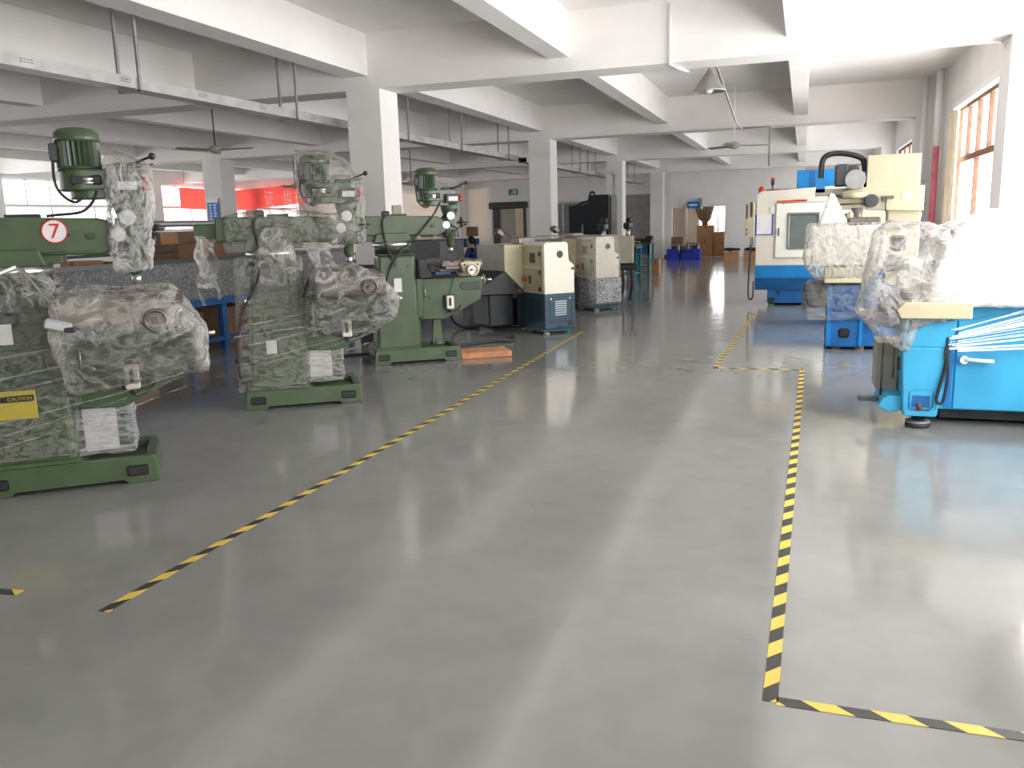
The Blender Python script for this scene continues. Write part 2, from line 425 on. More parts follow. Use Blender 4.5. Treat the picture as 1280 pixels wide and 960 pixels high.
# right wall with a window in every bay: sill, header, piers
WZ0, WZ1 = 0.95, 3.27
wr = MB(); nwin = [0]; lights = []
bays = [(-5.05, 2.45), (3.0, 10.52), (11.05, 18.6), (19.15, 26.6), (27.15, 34.7)]
wr.box(XR, XR + .25, Y0, Y1 + .25, 0, WZ0)
wr.box(XR, XR + .25, Y0, Y1 + .25, WZ1, ZS)
edges = [Y0]
wins = [(-4.6, 2.0), (3.3, 10.2), (11.4, 16.5), (19.5, 26.2), (27.5, 34.3)]
for a, b in wins: edges += [a, b]
edges.append(Y1 + .25)
for i in range(0, len(edges), 2): wr.box(XR, XR + .25, edges[i], edges[i + 1], WZ0, WZ1)
struct(wr.build("wall_right", M["plaster"]))
def window(side, a, b, z0, z1, trans, npan, m):
    """steel casement: frame bars with panes; side 'R','L' lies in a Y-Z plane, 'F' in an X-Z plane"""
    nwin[0] += 1
    root = bpy.data.objects.new("window_%d" % nwin[0], None); COL.objects.link(root); struct(root)
    f = MB(); g = MB(); t = 0.03
    P = {"R": XR + .10, "L": XL - .12, "F": Y1 + .12, "B": Y0 - .12}[side]
    def bar(u0, u1, z0_, z1_, tt=t, MBx=f):
        if side in "RL": MBx.box(P - tt, P + tt, u0, u1, z0_, z1_)
        else: MBx.box(u0, u1, P - tt, P + tt, z0_, z1_)
    bar(a, b, z0, z0 + .06); bar(a, b, z1 - .05, z1); bar(a, a + .05, z0, z1); bar(b - .05, b, z0, z1)
    bar(a, b, trans - .045, trans + .045, .04)
    n = npan
    for k in range(1, n):
        u = a + (b - a) * k / n
        bar(u - .022, u + .022, trans, z1)
        if k % 2 == 0: bar(u - .03, u + .03, z0, trans)
    fo = f.build("window_frame", m, root)
    bar(a, b, z0, z1, .003, g)
    g.build("pane", M["glass"], root)
    lights.append((side, a, b, z0, z1))
for a, b in wins: window("R", a, b, WZ0, WZ1, 2.42, max(6, int((b - a) / .85) // 2 * 2), M["rust"])
trim(MB().box(XR - .04, XR, 11.06, 16.5, WZ1, WZ1 + .09), M["white"])    # ledge above the window

# left wall, all windows between piers
wl = MB(); wl.box(XL - .25, XL, Y0, Y1 + .25, 0, 1.0); wl.box(XL - .25, XL, Y0, Y1 + .25, 3.3, ZS)
lw = [(-4.6, 2.0), (3.3, 10.2), (11.4, 18.2), (18.9, 24.0), (25.4, 30.2), (31.0, 34.2)]
edges = [Y0]
for a, b in lw: edges += [a, b]
edges.append(Y1 + .25)
for i in range(0, len(edges), 2): wl.box(XL - .25, XL, edges[i], edges[i + 1], 1.0, 3.3)
struct(wl.build("wall_left", M["plaster"]))
for a, b in lw: window("L", a, b, 1.0, 3.3, 2.5, 6, M["white"])

# far wall with the lit doorway, the shutter doorway and two windows on the far left
DX0, DX1, DZ = -5.14, -3.02, 2.02
wf = MB(); fz = [(DX0, DX1, 0, DZ), (-12.95, -11.45, 0, 2.2), (-20.4, -15.3, 1.0, 3.1)]
xs = XL
fz.append((-14.1, -13.15, .9, 3.12)); holes = sorted(fz)
cur = XL - .25
for x0, x1, z0, z1 in holes:
    wf.box(cur, x0, Y1, Y1 + .2, 0, ZS)
    if z0 > 0: wf.box(x0, x1, Y1, Y1 + .2, 0, z0)
    wf.box(x0, x1, Y1, Y1 + .2, z1, ZS)
    cur = x1
wf.box(cur, XR + .25, Y1, Y1 + .2, 0, ZS)
struct(wf.build("wall_far", M["plaster"]))
window("F", -20.4, -15.3, 1.0, 3.1, 2.4, 6, M["white"])
struct(MB().box(XL, DX0, Y1 - .02, Y1, 0, .1).build("baseboard_far", M["dark_grey"]))
# wall behind the camera
struct(MB().box(XL - .25, XR + .25, Y0 - .2, Y0, 0, ZS).build("wall_near", M["plaster"]))

# white painted panel beside the shutter, frames, glass doors, dark doorway on the far wall
for x0, x1, z0, z1, lb in ((-14.12, -13.13, .88, 3.14, "pale translucent blind drawn over the narrow far window beside the shutter"), (-20.45, -15.25, .95, 3.15, "wide pale translucent blind drawn over the far left window")):
    t = thing("window_blind", lb, "blind", ((x0 + x1) / 2, Y1 - .03, z0)); w = (x1 - x0) / 2
    MB().box(-w, w, -.003, .003, 0, z1 - z0).build("blind_cloth", M["blind"], t); MB().box(-w, w, -.02, .02, z1 - z0 - .05, z1 - z0 + .02).build("head_rail", M["white"], t)
sh = MB(); sh.box(-13.05, -11.35, Y1 - .35, Y1, 2.2, 2.48, .03)
struct(sh.build("door_shutter_box", M["black"]))
d1 = bpy.data.objects.new("door_1", None); COL.objects.link(d1); struct(d1)
MB().box(-12.95, -12.7, Y1 - .08, Y1 + .1, 0, 2.2).box(-11.55, -11.45, Y1 - .08, Y1 + .1, 0, 2.2).build("door_frame", M["black"], d1)
MB().box(-12.7, -11.95, Y1 + .02, Y1 + .07, 0, 2.2, .01).build("door_leaf", M["beige_grey"], d1)
MB().box(-12.02, -11.96, Y1 - .04, Y1 + .02, 1.0, 1.04).build("handle", M["steel"], d1)
# short corridor behind the shutter door
struct(MB().box(-14, -10.6, Y1 + 1.8, Y1 + 1.9, 0, 3).box(-14, -10.6, Y1 + .2, Y1 + 1.9, 3, 3.1).box(-14, -10.6, Y1, Y1 + 1.9, -.1, 0).box(-14.1, -14, Y1 + .2, Y1 + 1.9, 0, 3).box(-10.6, -10.5, Y1 + .2, Y1 + 1.9, 0, 3).build("wall_corridor", M["plaster_warm"]))
d2 = bpy.data.objects.new("door_2", None); COL.objects.link(d2); struct(d2)
MB().box(-10.35, -8.6, Y1 - .05, Y1, 0, 2.35).build("glass_leaf", M["glassy"], d2)
fr = MB()
for x in (-10.35, -9.75, -9.18, -8.6): fr.box(x - .035, x + .035, Y1 - .09, Y1 - .02, 0, 2.38)
fr.box(-10.35, -8.6, Y1 - .09, Y1 - .02, 2.32, 2.4)
fr.build("door_frame", M["galv"], d2)
d3 = bpy.data.objects.new("door_3", None); COL.objects.link(d3); struct(d3)
MB().box(-7.35, -5.98, Y1 - .06, Y1, 0, 2.6).build("door_leaf", M["grey"], d3)
# lit room beyond the far doorway
rm = MB(); ry = Y1 + .2; re = Y1 + 4.2
rm.box(-6.6, -1.4, ry, re, -.1, 0)
struct(rm.build("floor_back_room", M["floor"]))
rw = MB(); rw.box(-6.7, -6.6, ry, re, 0, 3); rw.box(-1.4, -1.3, ry, re, 0, 3); rw.box(-6.7, -1.3, ry, re + .2, 3, 3.1)
rw.box(-6.7, -4.55, re, re + .15, 0, 3); rw.box(-1.9, -1.3, re, re + .15, 0, 3); rw.box(-4.55, -1.9, re, re + .15, 0, .95); rw.box(-4.55, -1.9, re, re + .15, 2.5, 3)
rw.box(-5.15, -5.05, re - .25, re, 0, 3)
struct(rw.build("wall_back_room", M["plaster_warm"]))
nwin[0] += 1
wn = bpy.data.objects.new("window_%d" % nwin[0], None); COL.objects.link(wn); struct(wn)
wm = MB()
for x in (-4.55, -3.7, -2.8, -1.95): wm.box(x, x + .05, re + .05, re + .1, .95, 2.5)
wm.box(-4.55, -1.9, re + .05, re + .1, 1.0, 1.05); wm.build("window_frame", M["white"], wn)

# ------------------------------------------------------------------ services under the ceiling
def cable_tray(x, y0, y1, label, hang, x1=None):
    t = thing("cable_tray", label, "cable tray", (x, y0, 2.97), group=None)
    L = y1 - y0
    m = MB(); m.box(-.2, .0, 0, L, 0, .006).box(0, .006, 0, L, 0, .105).box(-.206, -.2, 0, L, 0, .105)
    m.box(-.2, .0, 0, L, .1, .105)
    m.build("tray_channel", M["galv"], t)
    yy = .35
    while yy < L:
        k = MB()
        for q in range(4):
            for r_ in range(2): k.box(.0065, .0075, yy + q * .035, yy + q * .035 + .022, .055 + r_ * .022 - .012, .055 + r_ * .022 - .003)
        yy += 1.1
        k.build("slot_pattern", M["iron"], t)
    for hy in hang:
        h = MB()
        for dx in (.02, -.225): h.box(dx - .012, dx + .012, hy - y0 - .015, hy - y0 + .015, -.02, ZS - 2.97 if dx < 0 else 3.57 - 2.97 + (ZS - 3.57))
        h.box(-.237, .032, hy - y0 - .015, hy - y0 + .015, -.03, -.008)
        h.build("hanger", M["grey"], t)
    return t
cable_tray(-6.15, 3.05, 18.55, "long grey galvanised cable tray hung nearest the camera at upper left", [4.6, 6.93, 9.66, 12.9, 15.2, 17.9])
cable_tray(-6.15, 19.2, 34.6, "short distant galvanised cable tray hung between the farther white columns", [21.2, 24.2, 26.1, 29.5, 32.5])

def fan(x, y, z, label, rz):
    t = thing("ceiling_fan", label, "ceiling fan", (x, y, z), rz)
    MB().cyl((0, 0, .05), (0, 0, 3.57 - z + .5), .012, n=8).build("rod", M["dark_grey"] if x < -5 else M["white"], t)
    MB().lathe([(.02, .07), (.09, .05), (.11, 0), (.09, -.05), (.03, -.07)]).build("motor", M["beige_grey"], t)
    for k in range(3):
        b = MB().box(.1, .68, -.06, .06, -.014, -.004)
        b.bm.transform(Matrix.Rotation(k * 2 * PI / 3, 4, "Z") @ Matrix.Rotation(.24, 4, "X"))
        b.build("blade", M["beige_grey"], t)
    return t
fan(-1.35, 17.6, 2.97, "white three-bladed ceiling fan hung over the aisle on the right", .35)
fan(-9.3, 12.1, 2.93, "grey ceiling fan on a long dark rod left of the tall near column", .1)
fan(-13.9, 21.5, 2.8, "dim ceiling fan far left, in front of the red banner's left half", .5)
fan(-12.6, 24.0, 2.78, "dim ceiling fan hung just right of the column carrying the blue notice", 1.0)
fan(-10.6, 22.3, 2.78, "dim ceiling fan on a dark rod before the right half of the red banner", 0.2)

lp = thing("pendant_lamp", "conical metal factory lamp hung below the first girder over the aisle", "lamp", (-1.18, 11.25, 3.2))
lh = MB(); n = 28
prof = [(.03, .2), (.045, .17), (.06, .15), (.2, -.04), (.205, -.06), (.195, -.06), (.05, .135), (.02, .15)]
lh.lathe(prof); lh.build("lamp_shade", M["bucket"], lp)
MB().cyl((0, 0, .13), (0, 0, -.02), .035, .045).ball((0, 0, -.03), .05).build("bulb", M["white"], lp)
MB().tube([(0, 0, .2), (.0, -.05, .26), (0.0, -.1, .32)], .012, sub=4).build("bracket", M["grey"], lp)

def conduit(pts, r, m, label, name="conduit"):
    o = MB().tube(pts, r, n=8, sub=1).build(name, m); return tag(o, label, "pipe")
conduit([(-1.56, 10.49, 4.05), (-1.56, 10.49, 3.38), (-1.5, 10.75, 3.375), (-1.42, 11.08, 3.375)], .018, M["white"], "white surface conduit running down the face of the nearest visible girder")
conduit([(-1.08, 11.09, 3.39), (-1.08, 11.09, 3.42), (-1.02, 13.6, 3.0), (-1.28, 18.56, 3.36), (-1.28, 18.9, 3.37)], .016, M["beige_grey"], "thin pale conduit running from the cone lamp back to the second girder")
conduit([(-1.25, 18.57, 3.38), (-.72, 18.57, 3.38), (-.72, 18.57, 2.6)], .02, M["beige_grey"], "short pale conduit drop beside the aisle ceiling fan")
conduit([(2.24, 17.55, 0), (2.24, 17.55, 2.75)], .055, M["pinkred"], "pink-red lower run of the riser pipe beside the right-hand window", "riser_pipe")
conduit([(2.24, 17.55, 2.75), (2.24, 17.55, 4.1)], .065, M["white"], "white upper run of the riser pipe beside the right-hand window", "riser_pipe")
conduit([(2.1, 18.3, 0), (2.1, 18.3, 4.1)], .05, M["white"], "white downpipe fixed to the right column between window and far bay", "riser_pipe")
conduit([(-5.39, 35.1, 3.3), (-5.39, 35.1, 1.2)], .02, M["white"], "thin white conduit down the farthest column by the lit doorway")
conduit([(-5.65, 26.57, 3.0), (-5.65, 26.57, .6)], .015, M["grey"], "thin grey conduit down the third column of the left row")

# curtain by the window on the right
cu = MB(); N_ = 26; A = []; B = []
for i in range(N_):
    y = 15.75 + .75 * i / (N_ - 1); x = XR - .06 + .035 * math.sin(i * 1.9)
    A.append(cu.bm.verts.new((x, y, .9))); B.append(cu.bm.verts.new((x, y, 3.2)))
for i in range(N_ - 1): cu.bm.faces.new([A[i], A[i + 1], B[i + 1], B[i]])
co = cu.build("curtain", M["curtain"]); md = co.modifiers.new("t", "SOLIDIFY"); md.thickness = .006
tag(co, "narrow beige curtain drawn to the far end of the right-hand window", "curtain")

# red banner on the left wall
def banner():
    t = thing("banner", "long red cloth banner with pale Chinese characters along the left windows", "banner", (XL + .35, 30.0, 2.9))
    m = MB(); n = 40; A = []; B = []
    for i in range(n + 1):
        u = i / n; y = 25.9 + u * (34.6 - 25.9) - 30; z = .30 + .44 * max(0, u - .35) / .65 - .04 * math.sin(PI * u)
        x = .03 * math.sin(u * 19)
        A.append(m.bm.verts.new((x, y, z - .86 + .1 * (1 - u)))); B.append(m.bm.verts.new((x, y, z)))
    for i in range(n): m.bm.faces.new([A[i], A[i + 1], B[i + 1], B[i]])
    o = m.build("banner_cloth", M["banner"], t); md = o.modifiers.new("t", "SOLIDIFY"); md.thickness = .004
    for k, (ch, y, z) in enumerate((("证", 1.35, -.06), ("维", 2.75, .0), ("护", 3.65, .06))):
        text("character", ch, .72, M["white"], t, (.06, y, z), (PI / 2, 0, PI / 2), .002)
    return t
banner()
# blue notice on the left column
s = thing("notice_board", "narrow blue notice with a pale header on the far-left column", "notice", (-14.5, 18.58, 2.0))
MB().box(-.17, .17, -.02, 0, -.42, .42).build("panel", M["signblue"], s)
MB().box(-.17, .17, -.025, -.02, .32, .42).build("header", M["white"], s)
sm = MB()
for c_ in (-.08, .06):
    for k in range(9): sm.box(c_ - .035, c_ + .035 - .01 * (k % 3), -.024, -.02, .24 - k * .07, .275 - k * .07)
sm.build("printed_marks", M["white"], s)

# exit sign
s = thing("exit_sign", "small green emergency exit sign above the shuttered doorway", "sign", (-12.0, Y1 - .05, 2.9))
MB().box(-.2, .2, -.03, .03, -.12, .12, .01).build("case", M["exitgreen"], s)
r_ = MB(); r_.box(-.03, .0, -.036, -.03, -.05, .05).ball((-.01, -.034, .07), .018).box(-.07, -.02, -.036, -.03, -.08, -.05).box(.06, .13, -.036, -.03, -.08, .08)
r_.build("running_figure", M["white"], s)
MB().box(-.06, .02, -.05, .05, .16, .25).build("lamp_head", M["white"], s)
# blue sign over lit doorway
s = thing("hanging_sign", "small dark blue sign projecting above the lit doorway in the far wall", "sign", (-4.25, Y1 - .2, 2.1))
MB().box(-.25, .25, -.02, .02, -.14, .14).build("panel", M["signblue"], s)
MB().box(.25, .33, -.1, .18, -.16, .26).build("bracket", M["grey"], s)
MB().box(-.18, .15, -.024, -.02, -.03, .03).build("printed_mark", M["white"], s)

# ------------------------------------------------------------------ floor tape
def tape(p, q, label, w=.05):
    p, q = Vector((*p, 0)), Vector((*q, 0)); d = q - p
    m = MB().box(0, d.length, -w / 2, w / 2, .0, .0016)
    o = m.build("floor_tape", M["tape"], loc=(p.x, p.y, .0005), rz=math.atan2(d.y, d.x))
    return tag(o, label, "floor tape", "black and yellow floor marking tapes")
tape((-2.8, 2.61), (-3.02, 11.9), "long black and yellow tape line running beside the green milling machines")
tape((-.05, 2.69), (.04, 9.17), "long black and yellow tape line on the right of the aisle")
tape((-.03, 2.70), (1.9, 2.72), "black and yellow tape crossing the bottom right corner of the photo")
tape((.03, 9.17), (-.85, 9.15), "short black and yellow tape joining across behind the long right line")
tape((-.85, 9.13), (-.72, 14.6), "distant black and yellow tape line leading towards the white machining centre")
tape((-3.9, 2.58), (-3.33, 2.66), "stub of yellow and black tape cut off at the photo's left edge")

# ------------------------------------------------------------------ turret milling machines
def mill(label, org, ang, wrap, number=None):
    t = thing("milling_machine", label, "milling machine", (org[0], org[1], 0), ang, "green turret milling machines")
    G = M["green"]
    # base casting
    b = MB()
    side = [(.05, 0), (.23, 0), (.25, .035), (.88, .035), (.90, 0), (1.09, 0), (1.08, .16), (1.06, .175), (.07, .175)]
    b.prism(side, -.30, -.25, bev=.006); b.prism(side, .25, .30, bev=.006)
    b.box(.05, .12, -.26, .26, .0, .175, .006); b.box(1.02, 1.085, -.26, .26, 0, .165, .006)
    b.box(.08, 1.05, -.27, .27, .03, .12)
    b.taper((.04, .66, -.29, .29), (.09, .62, -.25, .25), .12, .2, .01)
    b.build("base", G, t)
    for u in (.10, .90): MB().box(u, u + .13, -.3045, -.296, .05, .12, .01).build("fork_pocket", M["black"], t)
    # column
    c = MB(); c.taper((.10, .615, -.235, .235), (.17, .60, -.20, .20), .16, 1.27, .035, 3)
    c.box(.58, .64, -.13, .13, .2, 1.2, .004)
    c.build("column", G, t)
    MB().box(.18, .595, -.2, .2, 1.262, 1.285, .006).lathe([(.21, 0), (.21, .10), (.195, .115)], (.37, 0, 1.28), 32).build("turret_neck", M["green_dark"], t)
    MB().lathe([(.222, 0), (.222, .055), (.21, .06)], (.37, 0, 1.355), 32).build("degree_ring", M["steel"], t)
    # turret saddle + ram
    MB().prism([(.13, 1.41), (.58, 1.41), (.54, 1.52), (.18, 1.52)], -.17, .17, bev=.012).build("turret", G, t)
    rm = MB()
    rm.prism([(-.09, 1.50), (.9, 1.47), (.98, 1.51), (1.0, 1.58), (.98, 1.65), (.9, 1.70), (.45, 1.715), (-.09, 1.715)], -.14, .14, bev=.016)
    rm.prism([(.0, 1.425), (.66, 1.425), (.66, 1.5), (.0, 1.5)], -.1, .1, bev=.008)
    rm.box(-.27, -.08, -.08, .08, 1.53, 1.66, .012)
    rm.build("ram", G, t)
    MB().box(-.06, .86, -.143, -.139, 1.497, 1.503).build("ram_edge", M["green_dark"], t)
    MB().lathe([(.022, -.16), (.022, -.139)], (.84, 0, 1.59), 16, "y").lathe([(.009, -.15), (.009, -.139)], (.93, 0, 1.52), 10, "y").lathe([(.009, -.15), (.009, -.139)], (.72, 0, 1.6), 10, "y").build("bolt", M["green_dark"], t)
    # head
    MB().lathe([(.13, 0), (.13, .05)], (.98, 0, 1.57), 24, "x").prism([(.98, 1.48), (1.06, 1.5), (1.06, 1.7), (.98, 1.68)], -.09, .09, bev=.01).build("head_mount", M["dark_grey"], t)
    hd = MB(); hd.lathe([(.03, 1.33), (.045, 1.36), (.05, 1.44), (.075, 1.46), (.08, 1.72), (.1, 1.78), (.11, 1.86)], (1.07, 0, 0), 24)
    hd.box(1.02, 1.14, -.1, .1, 1.52, 1.72, .02, seg=2)
    hd.build("spindle_head", M["green"], t)
    MB().lathe([(.018, 1.27), (.03, 1.29), (.03, 1.34)], (1.07, 0, 0), 16).build("spindle", M["steel"], t)
    bh = MB()
    pl = []
    for k in range(13): a = PI / 2 + PI * k / 12; pl.append((.82 + .14 * math.cos(a), .15 * math.sin(a)))
    for k in range(9): a = -PI / 2 + PI * k / 8; pl.append((1.09 + .095 * math.cos(a), .125 * math.sin(a)))
    bh.prism(pl, 1.87, 2.0, "z", .012)
    bh.prism([(x * .86 + .15, y * .8) for x, y in pl], 1.82, 1.88, "z", .008)
    bh.build("belt_housing", M["green"], t)
    MB().box(.76, .94, -.151, -.12, 1.9, 1.965, .012).build("pulley_opening", M["black"], t)
    MB().lathe([(.05, 1.905), (.06, 1.915), (.05, 1.925), (.06, 1.94), (.05, 1.955)], (.86, -.10, 0), 18).build("pulley", M["steel"], t)
    MB().box(1.0, 1.15, -.19, -.10, 1.85, 1.95, .008).build("control_box", M["dark_grey"], t)
    MB().lathe([(.02, 0), (.02, .025)], (1.17, -.13, 1.93), 12, "x").lathe([(.02, 0), (.02, .025)], (1.17, -.13, 1.885), 12, "x").build("stop_button", M["red"], t)
    MB().box(1.03, 1.14, -.194, -.19, 1.87, 1.92).build("switch_plate", M["paper"], t)
    MB().box(.98, 1.12, -.1, .05, 2.0, 2.03, .006).tube([(1.08, -.1, 2.01), (1.18, -.16, 2.05), (1.24, -.2, 2.07)], .008, sub=3).ball((1.245, -.2, 2.072), .022).tube([(1.05, .02, 2.0), (1.24, .03, 2.04)], .006, sub=1).build("shift_lever", M["black"], t)
    MB().lathe([(.045, -.02), (.05, 0), (.03, .02)], (1.06, -.12, 1.70), 20, "y").lathe([(.043, -.02), (.046, 0), (.03, .02)], (1.0, -.13, 1.595), 20, "y").build("feed_dial", M["white"], t)
    hw = MB(); hw.torus((1.2, -.05, 1.62), .055, .009, "x").cyl((1.1, -.05, 1.62), (1.215, -.05, 1.62), .015).cyl((1.2, -.105, 1.62), (1.27, -.105, 1.62), .01).box(1.195, 1.205, -.1, 0, 1.612, 1.628).ball((1.14, -.08, 1.76), .014)
    for k in range(3):
        a = k * 2.1 + .5; hw.cyl((1.14, -.1, 1.55), (1.14 + .1 * math.cos(a), -.14, 1.55 + .09 * math.sin(a)), .006, n=6); hw.ball((1.14 + .1 * math.cos(a), -.14, 1.55 + .09 * math.sin(a)), .013, 8)
    hw.build("feed_handwheel", M["black"], t)
    # motor
    mo = MB(); nf = 26; P0 = []
    for i in range(nf * 2):
        a = 2 * PI * i / (nf * 2); r = .128 if i % 2 == 0 else .112
        P0.append((.81 + r * math.cos(a), r * math.sin(a)))
    mo.prism(P0, 2.015, 2.175, "z"); mo.lathe([(.13, 2.0), (.13, 2.02), (.1, 2.025)], (.81, 0, 0))
    mo.build("motor", M["motor_green"], t)
    MB().lathe([(.132, 2.17), (.134, 2.19), (.13, 2.225), (.105, 2.25), (.05, 2.26)], (.81, 0, 0), 32).build("motor_cowl", G, t)
    MB().box(.655, .7, -.09, .02, 2.05, 2.16, .01).lathe([(.02, -.11), (.02, -.09)], (.675, 0, 2.1), 12, "y").build("junction_box", M["dark_grey"], t)
    MB().tube([(.67, -.07, 2.06), (.67, -.1, 1.93), (.70, -.1, 1.85), (.77, -.11, 1.80), (.83, -.1, 1.84), (.86, -.06, 1.88)], .009).build("motor_cable", M["black"], t)
    # power cable down to the column side
    if number == 7: MB().tube([(.90, -.11, 1.87), (.87, -.12, 1.80), (.80, -.12, 1.74), (.66, -.10, 1.725), (.60, -.08, 1.72)], .009).build("head_cable", M["rubber"], t)
    elif wrap: MB().tube([(.33, -.12, 1.73), (.25, -.19, 1.66), (.27, -.2, 1.4), (.24, -.27, 1.15), (.10, -.29, .9), (.03, -.3, .6), (.03, -.3, .3)], .013).build("power_cable", M["rubber"], t)
    else: MB().tube([(.95, -.1, 1.87), (.85, -.16, 1.72), (.66, -.18, 1.5), (.45, -.24, 1.33), (.35, -.25, 1.2), (.27, -.26, 1.05), (.21, -.27, .8), (.14, -.27, .62)], .011).tube([(.33, -.12, 1.73), (.25, -.17, 1.66), (.27, -.2, 1.4), (.33, -.24, 1.22)], .013).build("power_cable", M["rubber"], t)
    MB().box(.25, .34, -.14, -.05, 1.70, 1.77, .015).box(.36, .55, -.05, .05, 1.71, 1.735, .004).build("cable_clamp", M["black"], t)
    if not wrap: MB().box(.41, .52, .1, .2, 1.62, 1.84, .008).build("electric_box", M["beige_grey"], t)
    MB().lathe([(.035, -.24), (.03, -.215)], (.345, 0, 1.16), 14, "y").lathe([(.012, -.212), (.012, -.2)], (.51, 0, 1.14), 10, "y").build("cable_gland", M["black"], t)
    # knee
    kn = MB(); kn.prism([(.62, .985), (1.385, .985), (1.395, .9), (1.385, .705), (1.16, .60), (.92, .485), (.63, .495)], -.17, .17, bev=.014)
    kn.box(.6, .68, -.19, .19, .52, .99, .01)
    kn.build("knee", G, t)
    ov = MB(); pts = []
    for k in range(9): a = PI / 2 + PI * k / 8; pts.append((1.19 + .06 * math.cos(a), .87 + .05 * math.sin(a)))
    pts += [(1.375, .82), (1.385, .92)]
    ov.prism(pts, -.181, -.165, bev=.006); ov.build("knee_recess", M["green_dark"], t)
    MB().tube([(.70, -.175, .76), (.70, -.2, .76), (.70, -.2, .88), (.70, -.175, .88)], .006, sub=1).tube([(.76, -.175, .76), (.76, -.21, .77), (.78, -.21, .75)], .007, sub=1).build("knee_clamp", M["steel"], t)
    MB().box(.68, 1.0, -.173, -.169, .74, .745).box(.68, .683, -.173, -.169, .55, .95).build("knee_door_seam", M["green_dark"], t)
    lu = thing_part("lubricator", t)
    MB().box(.92, 1.06, -.215, -.17, .6, .78, .015).build("pump_back", M["dark_grey"], lu)
    MB().box(.945, 1.035, -.25, -.205, .61, .77, .01).build("pump_body", M["cream2"], lu)
    MB().box(.975, 1.0, -.256, -.249, .65, .745, .006).cyl((.99, -.23, .61), (.99, -.23, .575), .018, n=10).build("pump_gauge", M["black"], lu)
    MB().tube([(.97, -.22, .6), (1.0, -.25, .57), (1.1, -.2, .6), (1.14, -.14, .68)], .008).tube([(.99, -.2, .78), (1.03, -.2, .9), (1.06, -.19, 1.0)], .004).build("oil_hose", M["black"], lu)
    MB().lathe([(.09, .17), (.075, .2), (.05, .24), (.05, .5)], (.855, 0, 0), 24).taper((.79, .92, -.06, .06), (.815, .895, -.05, .05), .165, .49).build("elevating_screw", M["green"], t)
    # knee crank on the front
    MB().cyl((1.39, 0, .88), (1.44, 0, .88), .05).tube([(1.44, 0, .88), (1.45, -.1, .9), (1.45, -.16, .93)], .012, sub=3).cyl((1.45, -.17, .935), (1.52, -.17, .935), .014).build("knee_crank", M["steel"], t)
    # saddle and table
    MB().box(.80, 1.33, -.2, .2, .985, 1.06, .008).box(.86, 1.3, -.3, .3, 1.05, 1.1, .006).build("saddle", M["iron"], t)
    tb = MB(); tb.box(.90, 1.3, -.5, .55, 1.095, 1.125, .004); tb.box(.86, 1.34, -.5, .55, 1.125, 1.175, .005)
    for k in range(4): tb.box(.86 + .125 * k + .01, .86 + .125 * k + .095, -.5, .55, 1.175, 1.187)
    tb.build("table", M["iron"], t)
    eb = MB(); eb.prism([(1.06, 1.16), (1.10, 1.175), (1.27, 1.175), (1.31, 1.16), (1.28, 1.06), (1.22, 1.02), (1.15, 1.02), (1.09, 1.06)], -.56, -.5, bev=.01)
    eb.build("table_end_bracket", M["iron"] if wrap else M["cream"], t)
    dl = MB(); dl.lathe([(.055, -.62), (.06, -.6), (.06, -.56)], (1.185, 0, 1.085), 24, "y"); dl.build("table_dial", M["iron"] if wrap else M["steel"], t)
    MB().torus((1.185, -.66, 1.085), .06, .011, "y").cyl((1.185, -.68, 1.085), (1.185, -.6, 1.085), .018).build("table_handwheel", M["iron"] if wrap else M["cream"], t)
    MB().cyl((1.11, -.565, 1.14), (1.11, -.555, 1.14), .012).cyl((1.26, -.565, 1.14), (1.26, -.555, 1.14), .012).build("bracket_screw", M["black"], t)
    if not wrap:
        cl = MB(); cl.taper((.62, .82, -.3, .1), (.62, .7, -.2, 0), .99, 1.22, .03); cl.taper((.75, 1.12, -.35, .1), (.85, 1.02, -.25, 0), 1.0, 1.07, .03)
        cl.build("way_cover", M["dark_grey"], t)
        MB().box(.8, .98, -.38, -.2, 1.03, 1.06).build("blue_pad", M["steel_blue"], t)
    MB().cyl((1.39, -.12, .95), (1.43, -.12, .95), .03).torus((1.44, -.1, .93), .06, .008, "x").build("cross_handwheel", M["steel"], t)
    # paper tag
    MB().box(.335, .425, -.232, -.226, .84, 1.0).build("paper_tag", M["paper"], t)
    return t
def thing_part(name, parent):
    o = bpy.data.objects.new(name, None); COL.objects.link(o); o.parent = parent; return o

m3 = mill("unwrapped green turret milling machine, farthest of the three, before the white column", (-4.89, 8.84), math.radians(34.7), False)
m2 = mill("film-wrapped green turret milling machine, middle of the three in the left row", (-4.89, 6.41), math.radians(33.8), True)
m1 = mill("nearest green turret milling machine, cut by the left edge, numbered 7", (-4.98, 3.80), math.radians(39.5), True, 7)
for m_ in (m1, m2):
    for ch in list(m_.children):
        if ch.name.startswith("paper_tag"): bpy.data.objects.remove(ch)
MB().box(.27, .36, -.262, -.256, .50, .62).build("paper_tag", M["paper"], m2)
MB().box(.26, .36, -.29, -.284, .955, 1.08).build("paper_tag", M["paper"], m1)

# number 7 and caution plate
MB().lathe([(.072, -.1445), (.072, -.1400)], (.64, 0, 1.625), 32, "y").build("number_disc", M["paper"], m1)
MB().torus((.64, -.145, 1.625), .071, .004, "y", 36, 6).build("disc_rim", M["red"], m1)
text("number_seven", "7", .13, M["red"], m1, (.64, -.147, 1.622), (PI / 2, 0, 0), .001)
cp = thing_part("caution_plate", m1)
MB().box(.15, .44, -.292, -.287, .49, .67, .002).build("plate", M["yellow"], cp)
MB().box(.16, .43, -.294, -.292, .60, .64).build("plate_band", M["black"], cp)
text("caution_text", "CAUTION", .030, M["yellow"], cp, (.352, -.2945, .619), (PI / 2, 0, 0), .0006)

